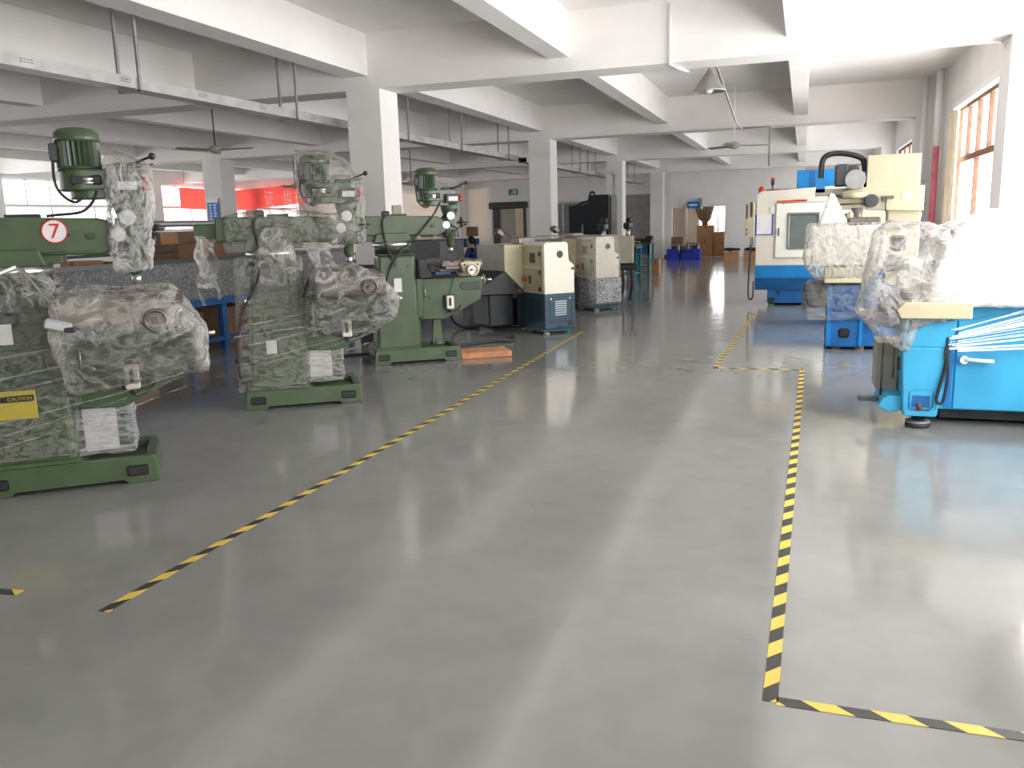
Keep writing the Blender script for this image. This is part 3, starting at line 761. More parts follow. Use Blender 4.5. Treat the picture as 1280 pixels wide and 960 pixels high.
# wraps, machine 7
film("table_sheet", blk(.64, 1.2, -.57, .52, 1.06, 1.215), m1, M["sheet"], .03, .012, 4, 51)
film("table_sheet", blk(.76, 1.12, -.52, .5, 1.1, 1.22) + blk(.72, 1.36, -.55, .5, 1.0, 1.06), m2, M["sheet_dark"], .03, .02, 5, 52)
for mm_, sd in ((m1, 3), (m2, 4)):
    rr = random.Random(sd); bd = MB()
    for k in range(9):
        za = .30 + .07 * k + rr.uniform(-.03, .03); zb = .62 + .055 * k + rr.uniform(-.05, .05); xa = .0 + rr.uniform(0, .12); xb = 1.2 + rr.uniform(0, .18)
        pts = [(xa + (xb - xa) * j / 10, -.315 - .07 * max(0, min(1, (j - 4) / 3)) - .004 * rr.random(), za + (zb - za) * j / 10 - .02 * math.sin(PI * j / 10) + .004 * rr.random()) for j in range(11)]
        ribbon(bd, pts, rr.choice((.003, .005, .008, .014)), (.2, 0, 1))
    bd.build("stretched_film_bands", M["film_band"], mm_)
film("plastic_wrap", blk(-.02, .62, -.28, .28, .22, .3) + blk(.03, .60, -.25, .25, 1.05, 1.18) + blk(.6, .66, -.25, .25, .55, 1.15), m1, M["film"], .028, .012, 5, 1, (1, 1, 2.0))
film("table_cover_wrap", blk(.62, 1.26, -.60, .62, 1.17, 1.235) + blk(.6, 1.38, -.66, .66, 1.0, 1.06) + blk(.62, 1.46, -.35, .35, .70, .98) + [(.62, -.3, .62), (.62, .3, .62), (1.2, -.25, .66), (1.2, .25, .66)], m1, M["film_milky"], .028, .03, 4.5, 2)
film("lower_wrap", blk(.62, .96, -.16, .16, .18, .52), m1, M["film_band"], .02, .012, 7, 3, (1, 1, 3))
MB().box(.66, .86, -.12, -.115, .2, .5).build("paper_sheet", M["paper"], m1)
film("head_wrap", blk(.95, 1.17, -.17, .15, 1.36, 1.78) + blk(.98, 1.22, -.21, .17, 1.8, 2.03) + [(.92, -.1, 1.6)], m1, M["film_pale2"], .02, .022, 8, 4, (1, 1, .8))
film("cap_wrap", blk(.95, 1.2, -.2, .15, 1.98, 2.04) + [(1.0, -.1, 2.14), (1.04, .05, 2.13)], m1, M["film"], .02, .01, 6, 5)
film("turret_wrap", blk(.05, .62, -.27, .27, 1.14, 1.2) + blk(.15, .56, -.24, .24, 1.34, 1.38), m1, M["film_milky"], .025, .03, 6, 6, (1, 1, 2))
# white hook tool / lever strapped on the front of the wrap
MB().tube([(.44, -.24, 1.42), (.55, -.34, 1.27), (.66, -.46, 1.14), (.68, -.56, 1.10)], .009, sub=4).build("strap_rod", M["steel"], m1)
MB().box(.60, .74, -.72, -.67, 1.06, 1.12, .01, Matrix.Rotation(.3, 3, "Y")).build("strap_buckle", M["grille"], m1)
MB().box(.70, .76, -.74, -.69, 1.05, 1.08, .008).build("buckle_latch", M["black"], m1)
MB().tube([(.42, -.25, 1.42), (.3, -.3, 1.37), (.18, -.32, 1.32)], .009, sub=3).build("white_lever", M["white"], m1)

# wraps, middle machine
film("plastic_wrap", blk(.0, .62, -.29, .29, .16, .22) + blk(.05, .64, -.25, .25, 1.25, 1.36), m2, M["film"], .028, .014, 5, 11, (1, 1, 2.0))
film("table_wrap", blk(.72, 1.15, -.55, .55, 1.15, 1.24) + blk(.7, 1.38, -.6, .6, 1.02, 1.08) + blk(.62, 1.44, -.25, .25, .75, .98) + [(.62, -.25, .62), (.62, .25, .62), (1.2, -.2, .64), (1.2, .2, .64), (1.5, -.3, .95)], m2, M["film_milky"], .028, .032, 5, 12)
film("lower_wrap", blk(.60, .95, -.16, .16, .2, .52), m2, M["film_band"], .02, .012, 7, 13, (1, 1, 3))
MB().box(.64, .84, -.12, -.115, .24, .5).build("paper_sheet", M["paper"], m2)
film("ram_wrap", blk(-.02, 1.0, -.18, .18, 1.40, 1.72) + [(1.16, 0, 1.55), (.3, -.1, 1.79), (.5, .1, 1.78), (1.18, -.1, 1.6)], m2, M["film"], .028, .014, 6, 14, (2, 1, 1))
film("head_wrap", blk(.64, .95, -.16, .16, 1.85, 2.28) + blk(.9, 1.22, -.21, .17, 1.45, 2.02) + [(1.12, 0, 2.2)], m2, M["film"], .024, .02, 6, 15)
film("neck_wrap", blk(.2, .6, -.26, .26, 1.1, 1.15) + blk(.3, .55, -.24, .24, 1.45, 1.62), m2, M["film_milky"], .024, .02, 7, 16)
sp = MB()
for k, (x0, w, z1) in enumerate(((-.20, .14, 1.10), (-.25, .03, .95), (-.11, .03, 1.0))):
    pts = [(x0 + .02 * math.sin(j * 1.3 + k), -.1 + .02 * math.cos(j), 1.56 - (1.56 - z1) * j / 10) for j in range(11)]
    ribbon(sp, pts, w, (1, .2, 0))
so = sp.build("hanging_film_strip", M["film_milky"], m2)
sp = MB(); ribbon(sp, [(.78 + .01 * j, -.2, 1.42 - .03 * j) for j in range(8)], .2, (1, 0, 0)); sp.build("hanging_film_strip", M["film_milky"], m2)

# board beside the far mill
b = MB().box(0, .62, 0, .42, 0, .07, .006).build("wooden_board", M["wood"], loc=(-3.83, 9.23, 0.001), rz=math.radians(33))
tag(b, "rough reddish wooden board lying on the floor beside the unwrapped green mill", "board")

def cable(pts, r, label, m=None):
    o = MB().tube([(x, y, r * 1.02 + (z if len(p) > 2 else 0)) for p in pts for x, y, z in [(*p[:2], p[2] if len(p) > 2 else 0)]], r).build("floor_cable", m or M["rubber"])
    return tag(o, label, "cable")
cable([(-4.35, 10.1), (-4.0, 10.6), (-3.7, 10.75), (-3.9, 11.3)], .02, "black cable on the floor leading from the far green mill to the lathes")
cable([(-6.6, 8.6), (-5.8, 8.9), (-5.2, 9.4), (-5.1, 9.7)], .014, "dark cable on the floor behind the film-wrapped middle milling machine")

# ------------------------------------------------------------------ granite plates on blue stand
def granite(x0, x1, y0, y1, z0, z1, label):
    o = MB().box(x0, x1, y0, y1, z0, z1, .012).build("granite_block", M["granite"]); return tag(o, label, "granite surface plate", "granite surface plates")
granite(-8.7, -7.5, 6.55, 12.2, .71, 1.21, "long speckled grey granite block resting on the blue stand behind the mills")
granite(-8.7, -7.5, 12.25, 13.3, .71, 1.21, "short speckled granite block butted to the far end of the long one")
granite(-8.3, -7.55, 17.2, 18.6, .72, 1.24, "distant speckled granite block showing right of the far green mill's column")
def stand(y0, y1, label, legs):
    t = thing("steel_stand", label, "stand", (-7.5, y0, 0), group="blue steel stands under the granite")
    L = y1 - y0; legs = [q - y0 for q in legs]
    MB().box(-.07, 0, 0, L, .62, .71).box(-1.2, -1.13, 0, L, .62, .71).box(-1.2, 0, 0, .07, .62, .71).box(-1.2, 0, L - .07, L, .62, .71).build("top_frame", M["steel_blue"], t)
    for y in legs:
        for x in (-.09, -1.19): MB().box(x, x + .09, y - .05, y + .05, 0, .62, .004).build("leg", M["steel_blue"], t)
    MB().box(-.06, -.02, legs[0], legs[-1], .12, .17).box(-1.18, -1.14, legs[0], legs[-1], .12, .17).build("lower_rail", M["steel_blue"], t)
stand(6.55, 13.3, "blue steel stand carrying the long granite blocks behind the mills", [6.7, 7.75, 8.95, 9.65, 11.2, 13.1])
stand(17.2, 18.6, "blue steel stand under the distant granite block right of the far mill", [17.3, 18.5])

def cbox(x, y, z, sx, sy, sz, label, m="card", rz=0, group=None, tape_m="card_dark"):
    t = thing("cardboard_box", label, "cardboard box", (x, y, z), rz, group)
    MB().box(-sx / 2, sx / 2, -sy / 2, sy / 2, 0, sz, .006).build("carton", M[m], t)
    MB().box(-.03, .03, -sy / 2 - .002, sy / 2 + .002, sz * .78, sz + .002).build("packing_tape", M[tape_m], t)
    return t
# boxes under the stand
cbox(-8.1, 9.3, 0, .6, .55, .5, "brown carton under the granite stand, between its two middle legs", "card_dark")
cbox(-8.1, 8.3, 0, .6, .6, .5, "brown carton under the granite stand, nearest the camera", "card")
cbox(-8.1, 10.4, 0, .6, .7, .52, "brown carton under the granite stand, farthest back", "card_dark")
# storage behind the granite: long table with cartons
t = thing("packing_table", "grey packing table stacked with cartons behind the long granite block", "table", (-11.2, 9.2, 0))
MB().box(-.6, .6, 0, 5.2, .78, .84, .005).build("table_top", M["beige_grey"], t)
for x in (-.55, .5):
    for y in (.05, 2.6, 5.1): MB().box(x, x + .05, y - .03, y + .03, 0, .78).build("leg", M["grey"], t)
GB = "cartons piled on the packing table"
k = 0
for (y, z, sx, sy, sz, m_, lb) in (
    (10.8, .84, .5, .40, .34, "card", "low carton at the near end of the packing table pile"),
    (11.3, .84, .45, .40, .30, "card_dark", "dark low carton second from the near end of the pile"),
    (12.42, .84, .7, .60, .40, "card", "large lower carton inside the white tube hoop's outline"),
    (12.42, 1.242, .7, .58, .41, "card", "large pale carton topmost of the stack right of the mill head"),
    (13.05, .84, .5, .5, .40, "card_dark", "dark brown carton in the rear stack, lower one"),
    (13.05, 1.242, .5, .5, .41, "card_dark", "dark brown carton in the rear stack, upper one"),
    (13.62, .84, .5, .5, .40, "card_dark", "dark brown carton at the far end of the table, lower one"),
    (13.62, 1.242, .5, .5, .41, "card_dark", "dark brown carton at the far end of the table, upper one")):
    cbox(-11.1, y, z, sx, sy, sz, lb, m_, 0, GB)
cbox(-9.6, 9.3, .0, .5, .5, .5, "carton standing on the floor behind the granite block", "card_dark")
t = thing("cargo_carton", "long dark brown carton on a trolley behind the granite block", "cardboard box", (-10.0, 12.4, .8))
MB().box(-.3, .3, -.95, 1.3, 0, .60, .006).build("carton", M["card_dark"], t)
t = thing("trolley", "low grey platform trolley under the long dark carton", "trolley", (-10.0, 12.4, 0))
MB().box(-.35, .35, -1.0, 1.4, .72, .8, .008).build("platform", M["grey"], t)
for x in (-.3, .3):
    for y in (-.9, 1.3): MB().box(x - .03, x + .03, y - .03, y + .03, .1, .72).build("post", M["grey"], t); MB().lathe([(.05, -.02), (.05, .02)], (x, y, .05), 14, "x").build("wheel", M["rubber"], t)
# white tube frame + long bars
t = thing("hoop_stand", "white tubular hoop stand standing behind the granite block with bars across", "rack", (-9.1, 10.15, 0))
MB().tube([(0, -.0, 0), (0, 0, 1.55), (0, .06, 1.62), (0, 1.05, 1.62), (0, 1.12, 1.55), (0, 1.12, 0)], .02, sub=1).build("hoop", M["white"], t)
MB().cyl((0, -1.8, 1.31), (0, .5, 1.31), .02).build("cross_bar", M["dark_grey"], t)
o = MB().cyl((-10.44, 11.6, 1.74), (-10.44, 14.6, 1.74), .055).build("steel_tube", M["galv"]); tag(o, "thick grey steel tube lying level across the stacked cartons", "tube")
t = thing("tube_rack", "dark rack holding the thick grey tube behind the cartons", "rack", (-10.44, 11.0, 0))
for y in (.75, 3.5):
    MB().box(-.11, -.075, y - .03, y + .03, 0, 1.74).box(.075, .11, y - .03, y + .03, 0, 1.74).box(-.11, .11, y - .03, y + .03, 1.64, 1.68).build("post", M["dark_grey"], t)
MB().box(-.1, -.08, .75, 3.5, .1, .14).build("tie_bar", M["dark_grey"], t)

# workbenches in the left hall
def bench(x, y, sx, sy, label, topm, legm, z=.78, name="workbench", cat="workbench", group=None, rz=0, shelf=True):
    t = thing(name, label, cat, (x, y, 0), rz, group)
    MB().box(-sx / 2, sx / 2, -sy / 2, sy / 2, z - .05, z, .005).build("bench_top", M[topm], t)
    for a in (-1, 1):
        for b in (-1, 1): MB().box(a * (sx / 2 - .06) - .03, a * (sx / 2 - .06) + .03, b * (sy / 2 - .06) - .03, b * (sy / 2 - .06) + .03, 0, z - .05).build("leg", M[legm], t)
    if shelf: MB().box(-sx / 2 + .05, sx / 2 - .05, -sy / 2 + .05, sy / 2 - .05, .18, .21).build("lower_shelf", M[legm], t)
    return t
bench(-11.1, 18.0, .8, 2.6, "long workbench with a warm wooden top between the first two mills", "wood", "grey", .95)
for i, (x, w, h, mm, lb) in enumerate(((17.1, .35, .1, "orange", "orange tool case on the warm wooden workbench"), (17.6, .3, .16, "black", "black tool case on the warm wooden workbench"), (18.1, .4, .12, "white", "white parts tray on the warm wooden workbench"), (18.7, .3, .14, "card", "small carton on the warm wooden workbench"))):
    t = thing("tool_case", lb, "case", (-11.0, x, .95), PI / 2); MB().box(-w / 2, w / 2, -.13, .13, 0, h, .02, seg=2).build("case_body", M[mm], t); MB().tube([(-.06, -.13, h * .6), (-.05, -.16, h * .7), (.05, -.16, h * .7), (.06, -.13, h * .6)], .006, sub=2).build("handle", M["grey"], t)

b2 = bench(-9.1, 20.4, 1.7, .8, "cluttered assembly workbench with blue rear shelf where two people sit", "card_dark", "grey", .78, shelf=False)
MB().box(-.85, 1.1, .34, .38, 1.0, 1.22).build("back_panel", M["steel_blue"], b2)
for x in (-.83, -.2, .35, .8): MB().box(x, x + .04, .33, .38, .78, 1.27).build("shelf_post", M["cream"], b2)
MB().box(-.87, 1.1, .2, .4, 1.25, 1.28).build("top_shelf", M["white"], b2)
for x, z, w, h, mm, lb in ((-.55, 1.28, .3, .14, "card", "small carton on the assembly bench's white top shelf, left one"), (-.15, 1.28, .16, .14, "card", "narrow carton beside it on the white top shelf"), (.75, 1.28, .26, .24, "card_dark", "tall carton at the right end of the white top shelf")):
    cbox(-8.9 + x, 20.7, z, w, .18, h, lb, mm)
for x, y, r, h, mm, lb in ((-8.4, 20.2, .12, .1, "white", "white bundle of parts on the assembly bench beside the person"), (-8.75, 20.15, .14, .12, "black", "black motor part on the assembly bench"), (-9.1, 20.2, .1, .16, "dark_grey", "dark fixture at the left of the assembly bench")):
    t = thing("machine_part", lb, "machine part", (x - .1, y, .78)); MB().lathe([(r, 0), (r, h * .5), (r * .7, h * .6), (r * .7, h)], (0, 0, 0), 18).build("housing", M[mm], t); MB().cyl((0, 0, h), (0, 0, h + .05), .025).build("shaft", M["steel"], t)

# two seated people
def person(x, y, rz, label, shirt):
    t = thing("person", label, "person", (x, y, 0), rz)
    def skin(name, verts, edges, rad, m, root=0, sub=1):
        me = bpy.data.meshes.new(name); me.from_pydata([Vector(v) for v in verts], edges, []); me.materials.append(m)
        o = bpy.data.objects.new(name, me); COL.objects.link(o); o.parent = t
        md = o.modifiers.new("skin", "SKIN"); md.use_smooth_shade = True
        for i, r in enumerate(rad):
            sv = me.skin_vertices[0].data[i]; sv.radius = r if isinstance(r, tuple) else (r, r); sv.use_root = (i == root)
        s2 = o.modifiers.new("sub", "SUBSURF"); s2.levels = sub; s2.render_levels = sub
        return o
    # seated, facing local +X
    V = [(0, 0, .5), (0, 0, .68), (.03, 0, .86), (.05, 0, .97), (.06, 0, 1.03), (.09, 0, 1.10)]; E = [(0, 1), (1, 2), (2, 3), (3, 4), (4, 5)]; R_ = [(.14, .11), (.13, .1), (.16, .1), (.09, .06), .05, .055]
    for s_ in (-1, 1):
        i = len(V)
        V += [(.04, s_ * .17, .93), (.12, s_ * .21, .70), (.32, s_ * .14, .78), (.38, s_ * .13, .80)]
        E += [(3, i), (i, i + 1), (i + 1, i + 2), (i + 2, i + 3)]; R_ += [.055, .042, .03, (.02, .035)]
        for f_, (dy, ln) in enumerate(((-.03, .06), (-.01, .075), (.01, .07), (.03, .055))):
            j = len(V); V += [(.42, s_ * .13 + dy, .80), (.42 + ln * .6, s_ * .13 + dy, .785)]; E += [(i + 3, j), (j, j + 1)]; R_ += [.009, .007]
        j = len(V); V += [(.40, s_ * .13 - s_ * .05, .80)]; E += [(i + 3, j)]; R_ += [.009]
        i = len(V)
        V += [(.02, s_ * .1, .5), (.42, s_ * .12, .5), (.40, s_ * .12, .09), (.52, s_ * .13, .04)]
        E += [(0, i), (i, i + 1), (i + 1, i + 2), (i + 2, i + 3)]; R_ += [.09, .06, .04, .035]
    skin("body", V, E, R_, M["skin"])
    # shirt over torso and upper arms
    V = [(0, 0, .52), (0, 0, .7), (.03, 0, .86), (.05, 0, .98)]; E = [(0, 1), (1, 2), (2, 3)]; R_ = [(.16, .13), (.15, .12), (.18, .12), (.08, .07)]
    for s_ in (-1, 1):
        i = len(V); V += [(.04, s_ * .18, .94), (.12, s_ * .215, .70), (.22, s_ * .18, .74)]; E += [(3, i), (i, i + 1), (i + 1, i + 2)]; R_ += [.07, .056, .05]
    skin("shirt", V, E, R_, shirt)
    V = [(0, 0, .5)]; E = []; R_ = [(.16, .13)]
    for s_ in (-1, 1):
        i = len(V); V += [(.03, s_ * .1, .5), (.43, s_ * .12, .5), (.40, s_ * .12, .12)]; E += [(0, i), (i, i + 1), (i + 1, i + 2)]; R_ += [.1, .075, .06]
    skin("trousers", V, E, R_, M["cloth_dark"])
    hd = MB(); hd.ball((.11, 0, 1.15), .1, 18, (1, .78, 1.15)); hd.ball((.21, 0, 1.14), .018, 8, (1, .8, 1.3)); hd.ball((.1, .082, 1.14), .02, 8, (.6, .4, 1.3)); hd.ball((.1, -.082, 1.14), .02, 8, (.6, .4, 1.3)); hd.ball((.195, 0, 1.09), .02, 8, (.5, 1.2, .4))
    hd.build("head", M["skin"], t)
    MB().ball((.19, .03, 1.165), .009, 8).ball((.19, -.03, 1.165), .009, 8).build("eyes", M["black"], t)
    MB().ball((.08, 0, 1.185), .112, 16, (1, .86, .98)).ball((-.03, 0, 1.16), .05, 10).build("hair", M["hair"], t)
    return t
person(-7.93, 20.2, PI * .92, "person with dark tied hair in a blue work shirt seated at the bench", M["cloth_blue"])
person(-9.35, 19.65, PI * .5, "person mostly hidden behind a granite block, only dark hair showing", M["cloth_blue"])
for x, y, lb in ((-7.93, 20.2, "grey stool under the person in the blue shirt"), (-9.35, 19.65, "grey stool under the person behind the granite block")):
    t = thing("stool", lb, "stool", (x, y, 0)); MB().lathe([(.16, .36), (.17, .38), (.15, .4)], n=20).build("seat", M["grey"], t)
    for k in range(4): a = PI / 4 + k * PI / 2; MB().cyl((.1 * math.cos(a), .1 * math.sin(a), .37), (.16 * math.cos(a), .16 * math.sin(a), 0), .012, n=8).build("leg", M["dark_grey"], t)

# ------------------------------------------------------------------ CNC lathes with the cream end cabinets
def lathe_machine(label, org, ang, wrapped):
    """local +x runs along the cream end face to the right, +y away from the camera"""
    t = thing("cnc_lathe", label, "lathe", (org[0], org[1], 0), ang, "cream and petrol-blue lathes")
    # end cabinet: origin = near left corner of the pale end face
    W = .50
    face = [(0, .58), (W, .58), (W, .97), (W - .02, 1.0), (W - .08, 1.02), (W - .1, 1.05), (W - .1, 1.28), (W - .13, 1.31), (.03, 1.31), (0, 1.28)]
    MB().prism(face, 0, .62, bev=.008).build("end_cabinet", M["cream2"], t)
    MB().prism([(.0, .08), (.52, .08), (.5, .58), (0, .58)], .0, .62, bev=.006).box(-.0, .5, .05, .6, .03, .08).build("base_cabinet", M["navy"], t)
    MB().lathe([(.045, -.012), (.05, -.006), (.05, 0.002)], (.26, 0, 1.14), 24, "y").lathe([(.018, -.016), (.02, 0)], (.47, 0, .93), 14, "y").build("knob", M["black"], t)
    g = MB()
    for k in range(7): g.box(.17, .36, -.004, .004, .27 + k * .032, .285 + k * .032)
    g.build("louvre_grille", M["grille"], t)
    g = MB(); g.box(.08, .45, -.003, .002, .17, .18).box(.08, .45, -.003, .002, .53, .535).box(.08, .085, -.003, .002, .17, .535).box(.445, .45, -.003, .002, .17, .535)
    g.build("hatch_seam", M["navy_dark"], t)
    MB().lathe([(.012, -.008), (.012, .002)], (.10, 0, .51), 10, "y").lathe([(.012, -.008), (.012, .002)], (.42, 0, .51), 10, "y").build("screw", M["white"], t)
    MB().box(.38, .48, -.006, .003, .11, .17).build("base_slot", M["black"], t)
    MB().prism([(.20, .08), (.22, .12), (.27, .12), (.30, .08)], -.004, .004).build("base_notch", M["black"], t)
    for x, y in ((.06, .08), (.42, .08), (.06, .54), (.42, .54)):
        MB().lathe([(.05, 0), (.045, .02), (.02, .025), (.02, .08)], (x, y, 0), 16).build("foot", M["exitgreen"] if x > .2 else M["beige_grey"], t)
    # operator side (faces local -x); the bed runs away behind the end cabinet
    MB().box(-.012, .0, .02, .10, .62, 1.27, .004).build("door_edge", M["cream"], t)
    MB().box(-.006, 0, .12, .6, .62, .94, .002).box(-.006, 0, .12, .6, .97, 1.27, .002).build("side_panel", M["cream"], t)
    MB().box(-.012, -.004, .25, .40, 1.02, 1.16).build("window_label", M["screen"], t)
    MB().box(-.012, -.004, .38, .44, .72, .84).build("side_slot", M["dark_grey"], t)
    for z in (.62, .86, 1.12): MB().box(-.03, -.004, .08, .12, z, z + .06).build("hinge", M["black"], t)
    MB().lathe([(.035, -.05), (.035, 0)], (0, .54, .78), 14, "x").build("emergency_knob", M["orange"], t)
    g = MB()
    for k in range(10):
        for y in (.12, .32): g.box(-.005, .002, y, y + .12, .2 + k * .03, .208 + k * .03)
    g.build("side_louvre", M["navy_dark"], t)
    MB().prism([(-.30, .90), (-.30, 1.28), (.42, 1.28), (.42, .62), (.0, .62)], .63, .66, bev=.004).build("guard_end", M["cream"], t)
    MB().box(-.30, -.27, .66, 1.55, .90, 1.28, .004).box(.39, .42, .66, 1.9, .62, 1.28, .004).box(-.3, .42, .66, 1.0, 1.25, 1.28, .004).box(-.3, .42, 1.52, 1.55, .9, 1.28).build("splash_guard", M["beige_grey"], t)
    MB().prism([(-.80, .63), (-.78, .58), (-.1, .56), (-.1, .62), (-.28, .89), (-.32, .90)], .62, 1.95, bev=.005).build("chip_tray", M["black"], t)
    MB().box(-.15, .35, .66, 1.95, .5, .64, .01).build("way", M["iron"], t)
    MB().box(-.1, .4, .62, 1.15, .05, .56, .02).box(-.02, .3, 1.15, 1.4, .28, .5, .02).box(-.12, .4, 1.4, 1.95, .03, .55, .02).build("bed_pedestal", M["navy_dark"], t)
    MB().box(-.52, -.1, .75, 1.3, .08, .57, .02).build("apron", M["navy_dark"], t)
    MB().box(-.52, -.50, 1.3, 1.5, .83, .845).box(-.38, -.36, 1.1, 1.35, .54, .555).build("crank_handle", M["steel"], t)
    MB().tube([(-.10, 1.9, .5), (-.6, 1.85, .42), (-.7, 1.7, .15), (-.62, 1.5, .025), (-.4, 1.35, .025)], .018).build("coolant_hose", M["rubber"], t)
    MB().box(.0, .25, .75, .98, 1.28, 1.38, .01).tube([(.1, .97, 1.28), (.05, 1.15, 1.42), (-.05, 1.25, 1.48)], .01, sub=3).box(-.12, .02, 1.2, 1.36, 1.40, 1.50, .02, Matrix.Rotation(.6, 3, "Y")).build("work_light", M["iron"], t)
    if wrapped:
        film("plastic_wrap", blk(-.14, .54, -.03, 1.6, .10, .56) + blk(-.32, .46, -.02, 1.6, 1.25, 1.34) + [(.54, -.01, .97), (.54, .6, .97)], t, M["film"], .035, .01, 5, 21)
        film("lower_wrap", blk(-.03, .54, -.035, .5, .12, .575), t, M["film_dark"], .02, .008, 9, 22)
    return t
lathe_machine("cream and petrol-blue lathe with round black knob on its cream end, standing nearer", (-3.45, 11.48), math.radians(47), False)
l2 = lathe_machine("second cream and petrol-blue lathe, sheathed in plastic film behind the first", (-3.46, 14.7), math.radians(48), True)

# ------------------------------------------------------------------ dark machine and teal bench row behind
t = thing("black_machine_cabinet", "tall matte black machine cabinet with stepped top by the third column", "machine", (-5.35, 21.6, 0))
MB().prism([(-.45, 0), (.62, 0), (.62, 2.24), (.1, 2.24), (.08, 2.04), (0.0, 2.0), (-.45, 1.98)], 0, .9, bev=.01).build("cabinet", M["navy_dark"], t)
MB().box(.62, .66, .1, .8, .3, 2.2, .01).build("side_rail", M["dark_grey"], t)
MB().tube([(-.3, .1, 1.98), (-.1, .1, 2.06), (.05, .1, 2.1), (.12, .1, 2.3), (.2, .1, 2.3), (.22, .1, 2.2)], .03).build("hose", M["black"], t)
MB().box(-.1, -.06, -.03, 0, .9, 1.5).build("edge_strip", M["grey"], t)

def drill(x, y, label):
    t = thing("bench_drill", label, "bench drill", (x, y, .9), 0, "small bench drills in the teal bench row")
    MB().box(-.14, .14, -.2, .2, 0, .04, .01).build("base", M["dark_grey"], t)
    MB().cyl((0, .12, .04), (0, .12, .6), .03).build("post", M["steel"], t)
    MB().box(-.09, .09, -.2, .2, .45, .62, .04, seg=3).build("head", M["green_dark"], t)
    MB().lathe([(.07, .62), (.08, .64), (.08, .72), (.06, .75)], (0, .12, 0), 18).build("motor", M["black"], t)
    MB().cyl((0, -.12, .45), (0, -.12, .28), .02, .012).build("chuck", M["steel"], t)
    MB().cyl((.09, -.1, .52), (.2, -.18, .42), .008, n=6).build("feed_lever", M["black"], t)
    return t
def teal_bench(x, y, label):
    t = bench(x, y, .62, .9, label, "dark_grey", "teal", .9, "teal_bench", "workbench", "teal steel workbenches beyond the lathes")
    MB().box(-.28, .28, -.42, -.40, .55, .85).build("apron", M["teal"], t)
    MB().box(-.2, .2, -.43, -.42, .62, .8).build("drawer", M["steel_blue"], t)
    return t
for x, y, lb in ((-4.36, 22.2, "teal steel workbench nearest the wrapped lathe"), (-4.72, 24.0, "middle teal steel workbench in the row"), (-4.6, 25.7, "farthest teal steel workbench in the row"), (-4.5, 19.9, "teal steel workbench standing directly behind the wrapped lathe")):
    teal_bench(x, y, lb)
drill(-4.36, 22.2, "dark bench drill on the teal bench nearest the wrapped lathe")
drill(-4.5, 19.9, "grey and black bench drill rising behind the wrapped lathe")
t = thing("machine_vise", "black machine vise with long jaws on the farthest teal bench", "vise", (-4.6, 25.6, .9)); MB().box(-.25, .3, -.1, .1, 0, .12, .02).box(.1, .34, -.08, .08, .1, .2, .02).build("vise_body", M["black"], t); MB().cyl((.3, 0, .08), (.5, 0, .1), .014).build("vise_handle", M["steel"], t)
t = thing("machine_vise", "black machine vise with short jaws on the middle teal bench", "vise", (-4.72, 24.0, .9)); MB().box(-.2, .22, -.1, .1, 0, .14, .02).box(-.18, -.05, -.08, .08, .13, .22, .01).build("vise_body", M["black"], t); MB().cyl((.2, 0, .08), (.36, 0, .06), .014).build("vise_handle", M["steel"], t)
cbox(-4.05, 24.9, 0, .22, .4, .42, "small upright carton on the floor beside the teal benches", "card")
t = thing("control_cabinet", "grey control cabinet on dark legs just behind the wrapped lathe", "cabinet", (-3.35, 16.6, 0), .15)
MB().box(-.2, .2, -.15, .2, .75, 1.28, .02, seg=2).build("housing", M["beige_grey"], t)
MB().box(-.25, .28, -.05, .12, .62, .74, .02).build("mount", M["black"], t)
for x in (-.02, .16): MB().tube([(x, 0, .65), (x + .02, 0, .35), (x - .04, .02, 0)], .035, sub=3).build("leg", M["black"], t)

# bins and boxes at the doorway
def bin_(x, y, sx, sy, label):
    t = thing("plastic_bin", label, "bin", (x, y, 0), 0, "blue plastic bins by the far doorway")
    m = MB(); h = .42
    m.box(-sx / 2, sx / 2, -sy / 2, sy / 2, 0, .02)
    for a in (-1, 1): m.box(a * sx / 2 - .012, a * sx / 2 + .012, -sy / 2, sy / 2, 0, h); m.box(-sx / 2, sx / 2, a * sy / 2 - .012, a * sy / 2 + .012, 0, h)
    m.box(-sx / 2 - .02, sx / 2 + .02, -sy / 2 - .02, -sy / 2, h - .05, h); m.build("bin_shell", M["purple_bin"], t)
    return t
bin_(-4.75, 33.4, .45, .6, "blue plastic bin of parts, left one by the far doorway")
bin_(-4.1, 33.5, .7, .6, "wide blue plastic bin of parts, right one by the far doorway")
sc = MB()
for k in range(10):
    x = -4.9 + .12 * k; y = 33.35 + random.uniform(-.15, .15); r = random.uniform(.05, .09)
    t = thing("motor_part", "dark motor part heaped in the blue bins by the far doorway", "motor part", (x, y, .40), 0, "dark motor parts in the blue bins")
    MB().lathe([(r, -.12), (r, 0), (r * .8, .03), (r * .8, .12), (r * .3, .14)], n=14).build("housing", M["black"] if k % 3 else M["galv"], t)
    MB().cyl((0, 0, .14), (0, 0, .2), .015).build("shaft", M["steel"], t)
bin_(-4.42, 33.4, .08, .1, "x") if False else None
cbox(-4.75, 34.4, 0, .45, .4, .85, "brown carton standing behind the blue bins by the doorway", "card_dark")
cbox(-4.15, 34.3, 0, .5, .4, .62, "low brown carton behind the wide blue bin", "card_dark")
for x, z, h, lb in ((-3.95, 0, .65, "bottom carton of the tall stack in the lit far room"), (-3.95, .654, .6, "upper carton of the tall stack in the lit far room"), (-3.25, 0, .55, "bottom carton of the lower stack in the lit far room"), (-3.25, .554, .4, "top carton of the lower stack in the lit far room")):
    cbox(x, 37.2, z, .68 if x < -3.5 else .64, .6, h, lb, "card", 0, "cartons in the lit far room")
cbox(-2.45, 31.9, 0, .5, .4, .34, "low open carton at the far wall, left of the pair", "card")
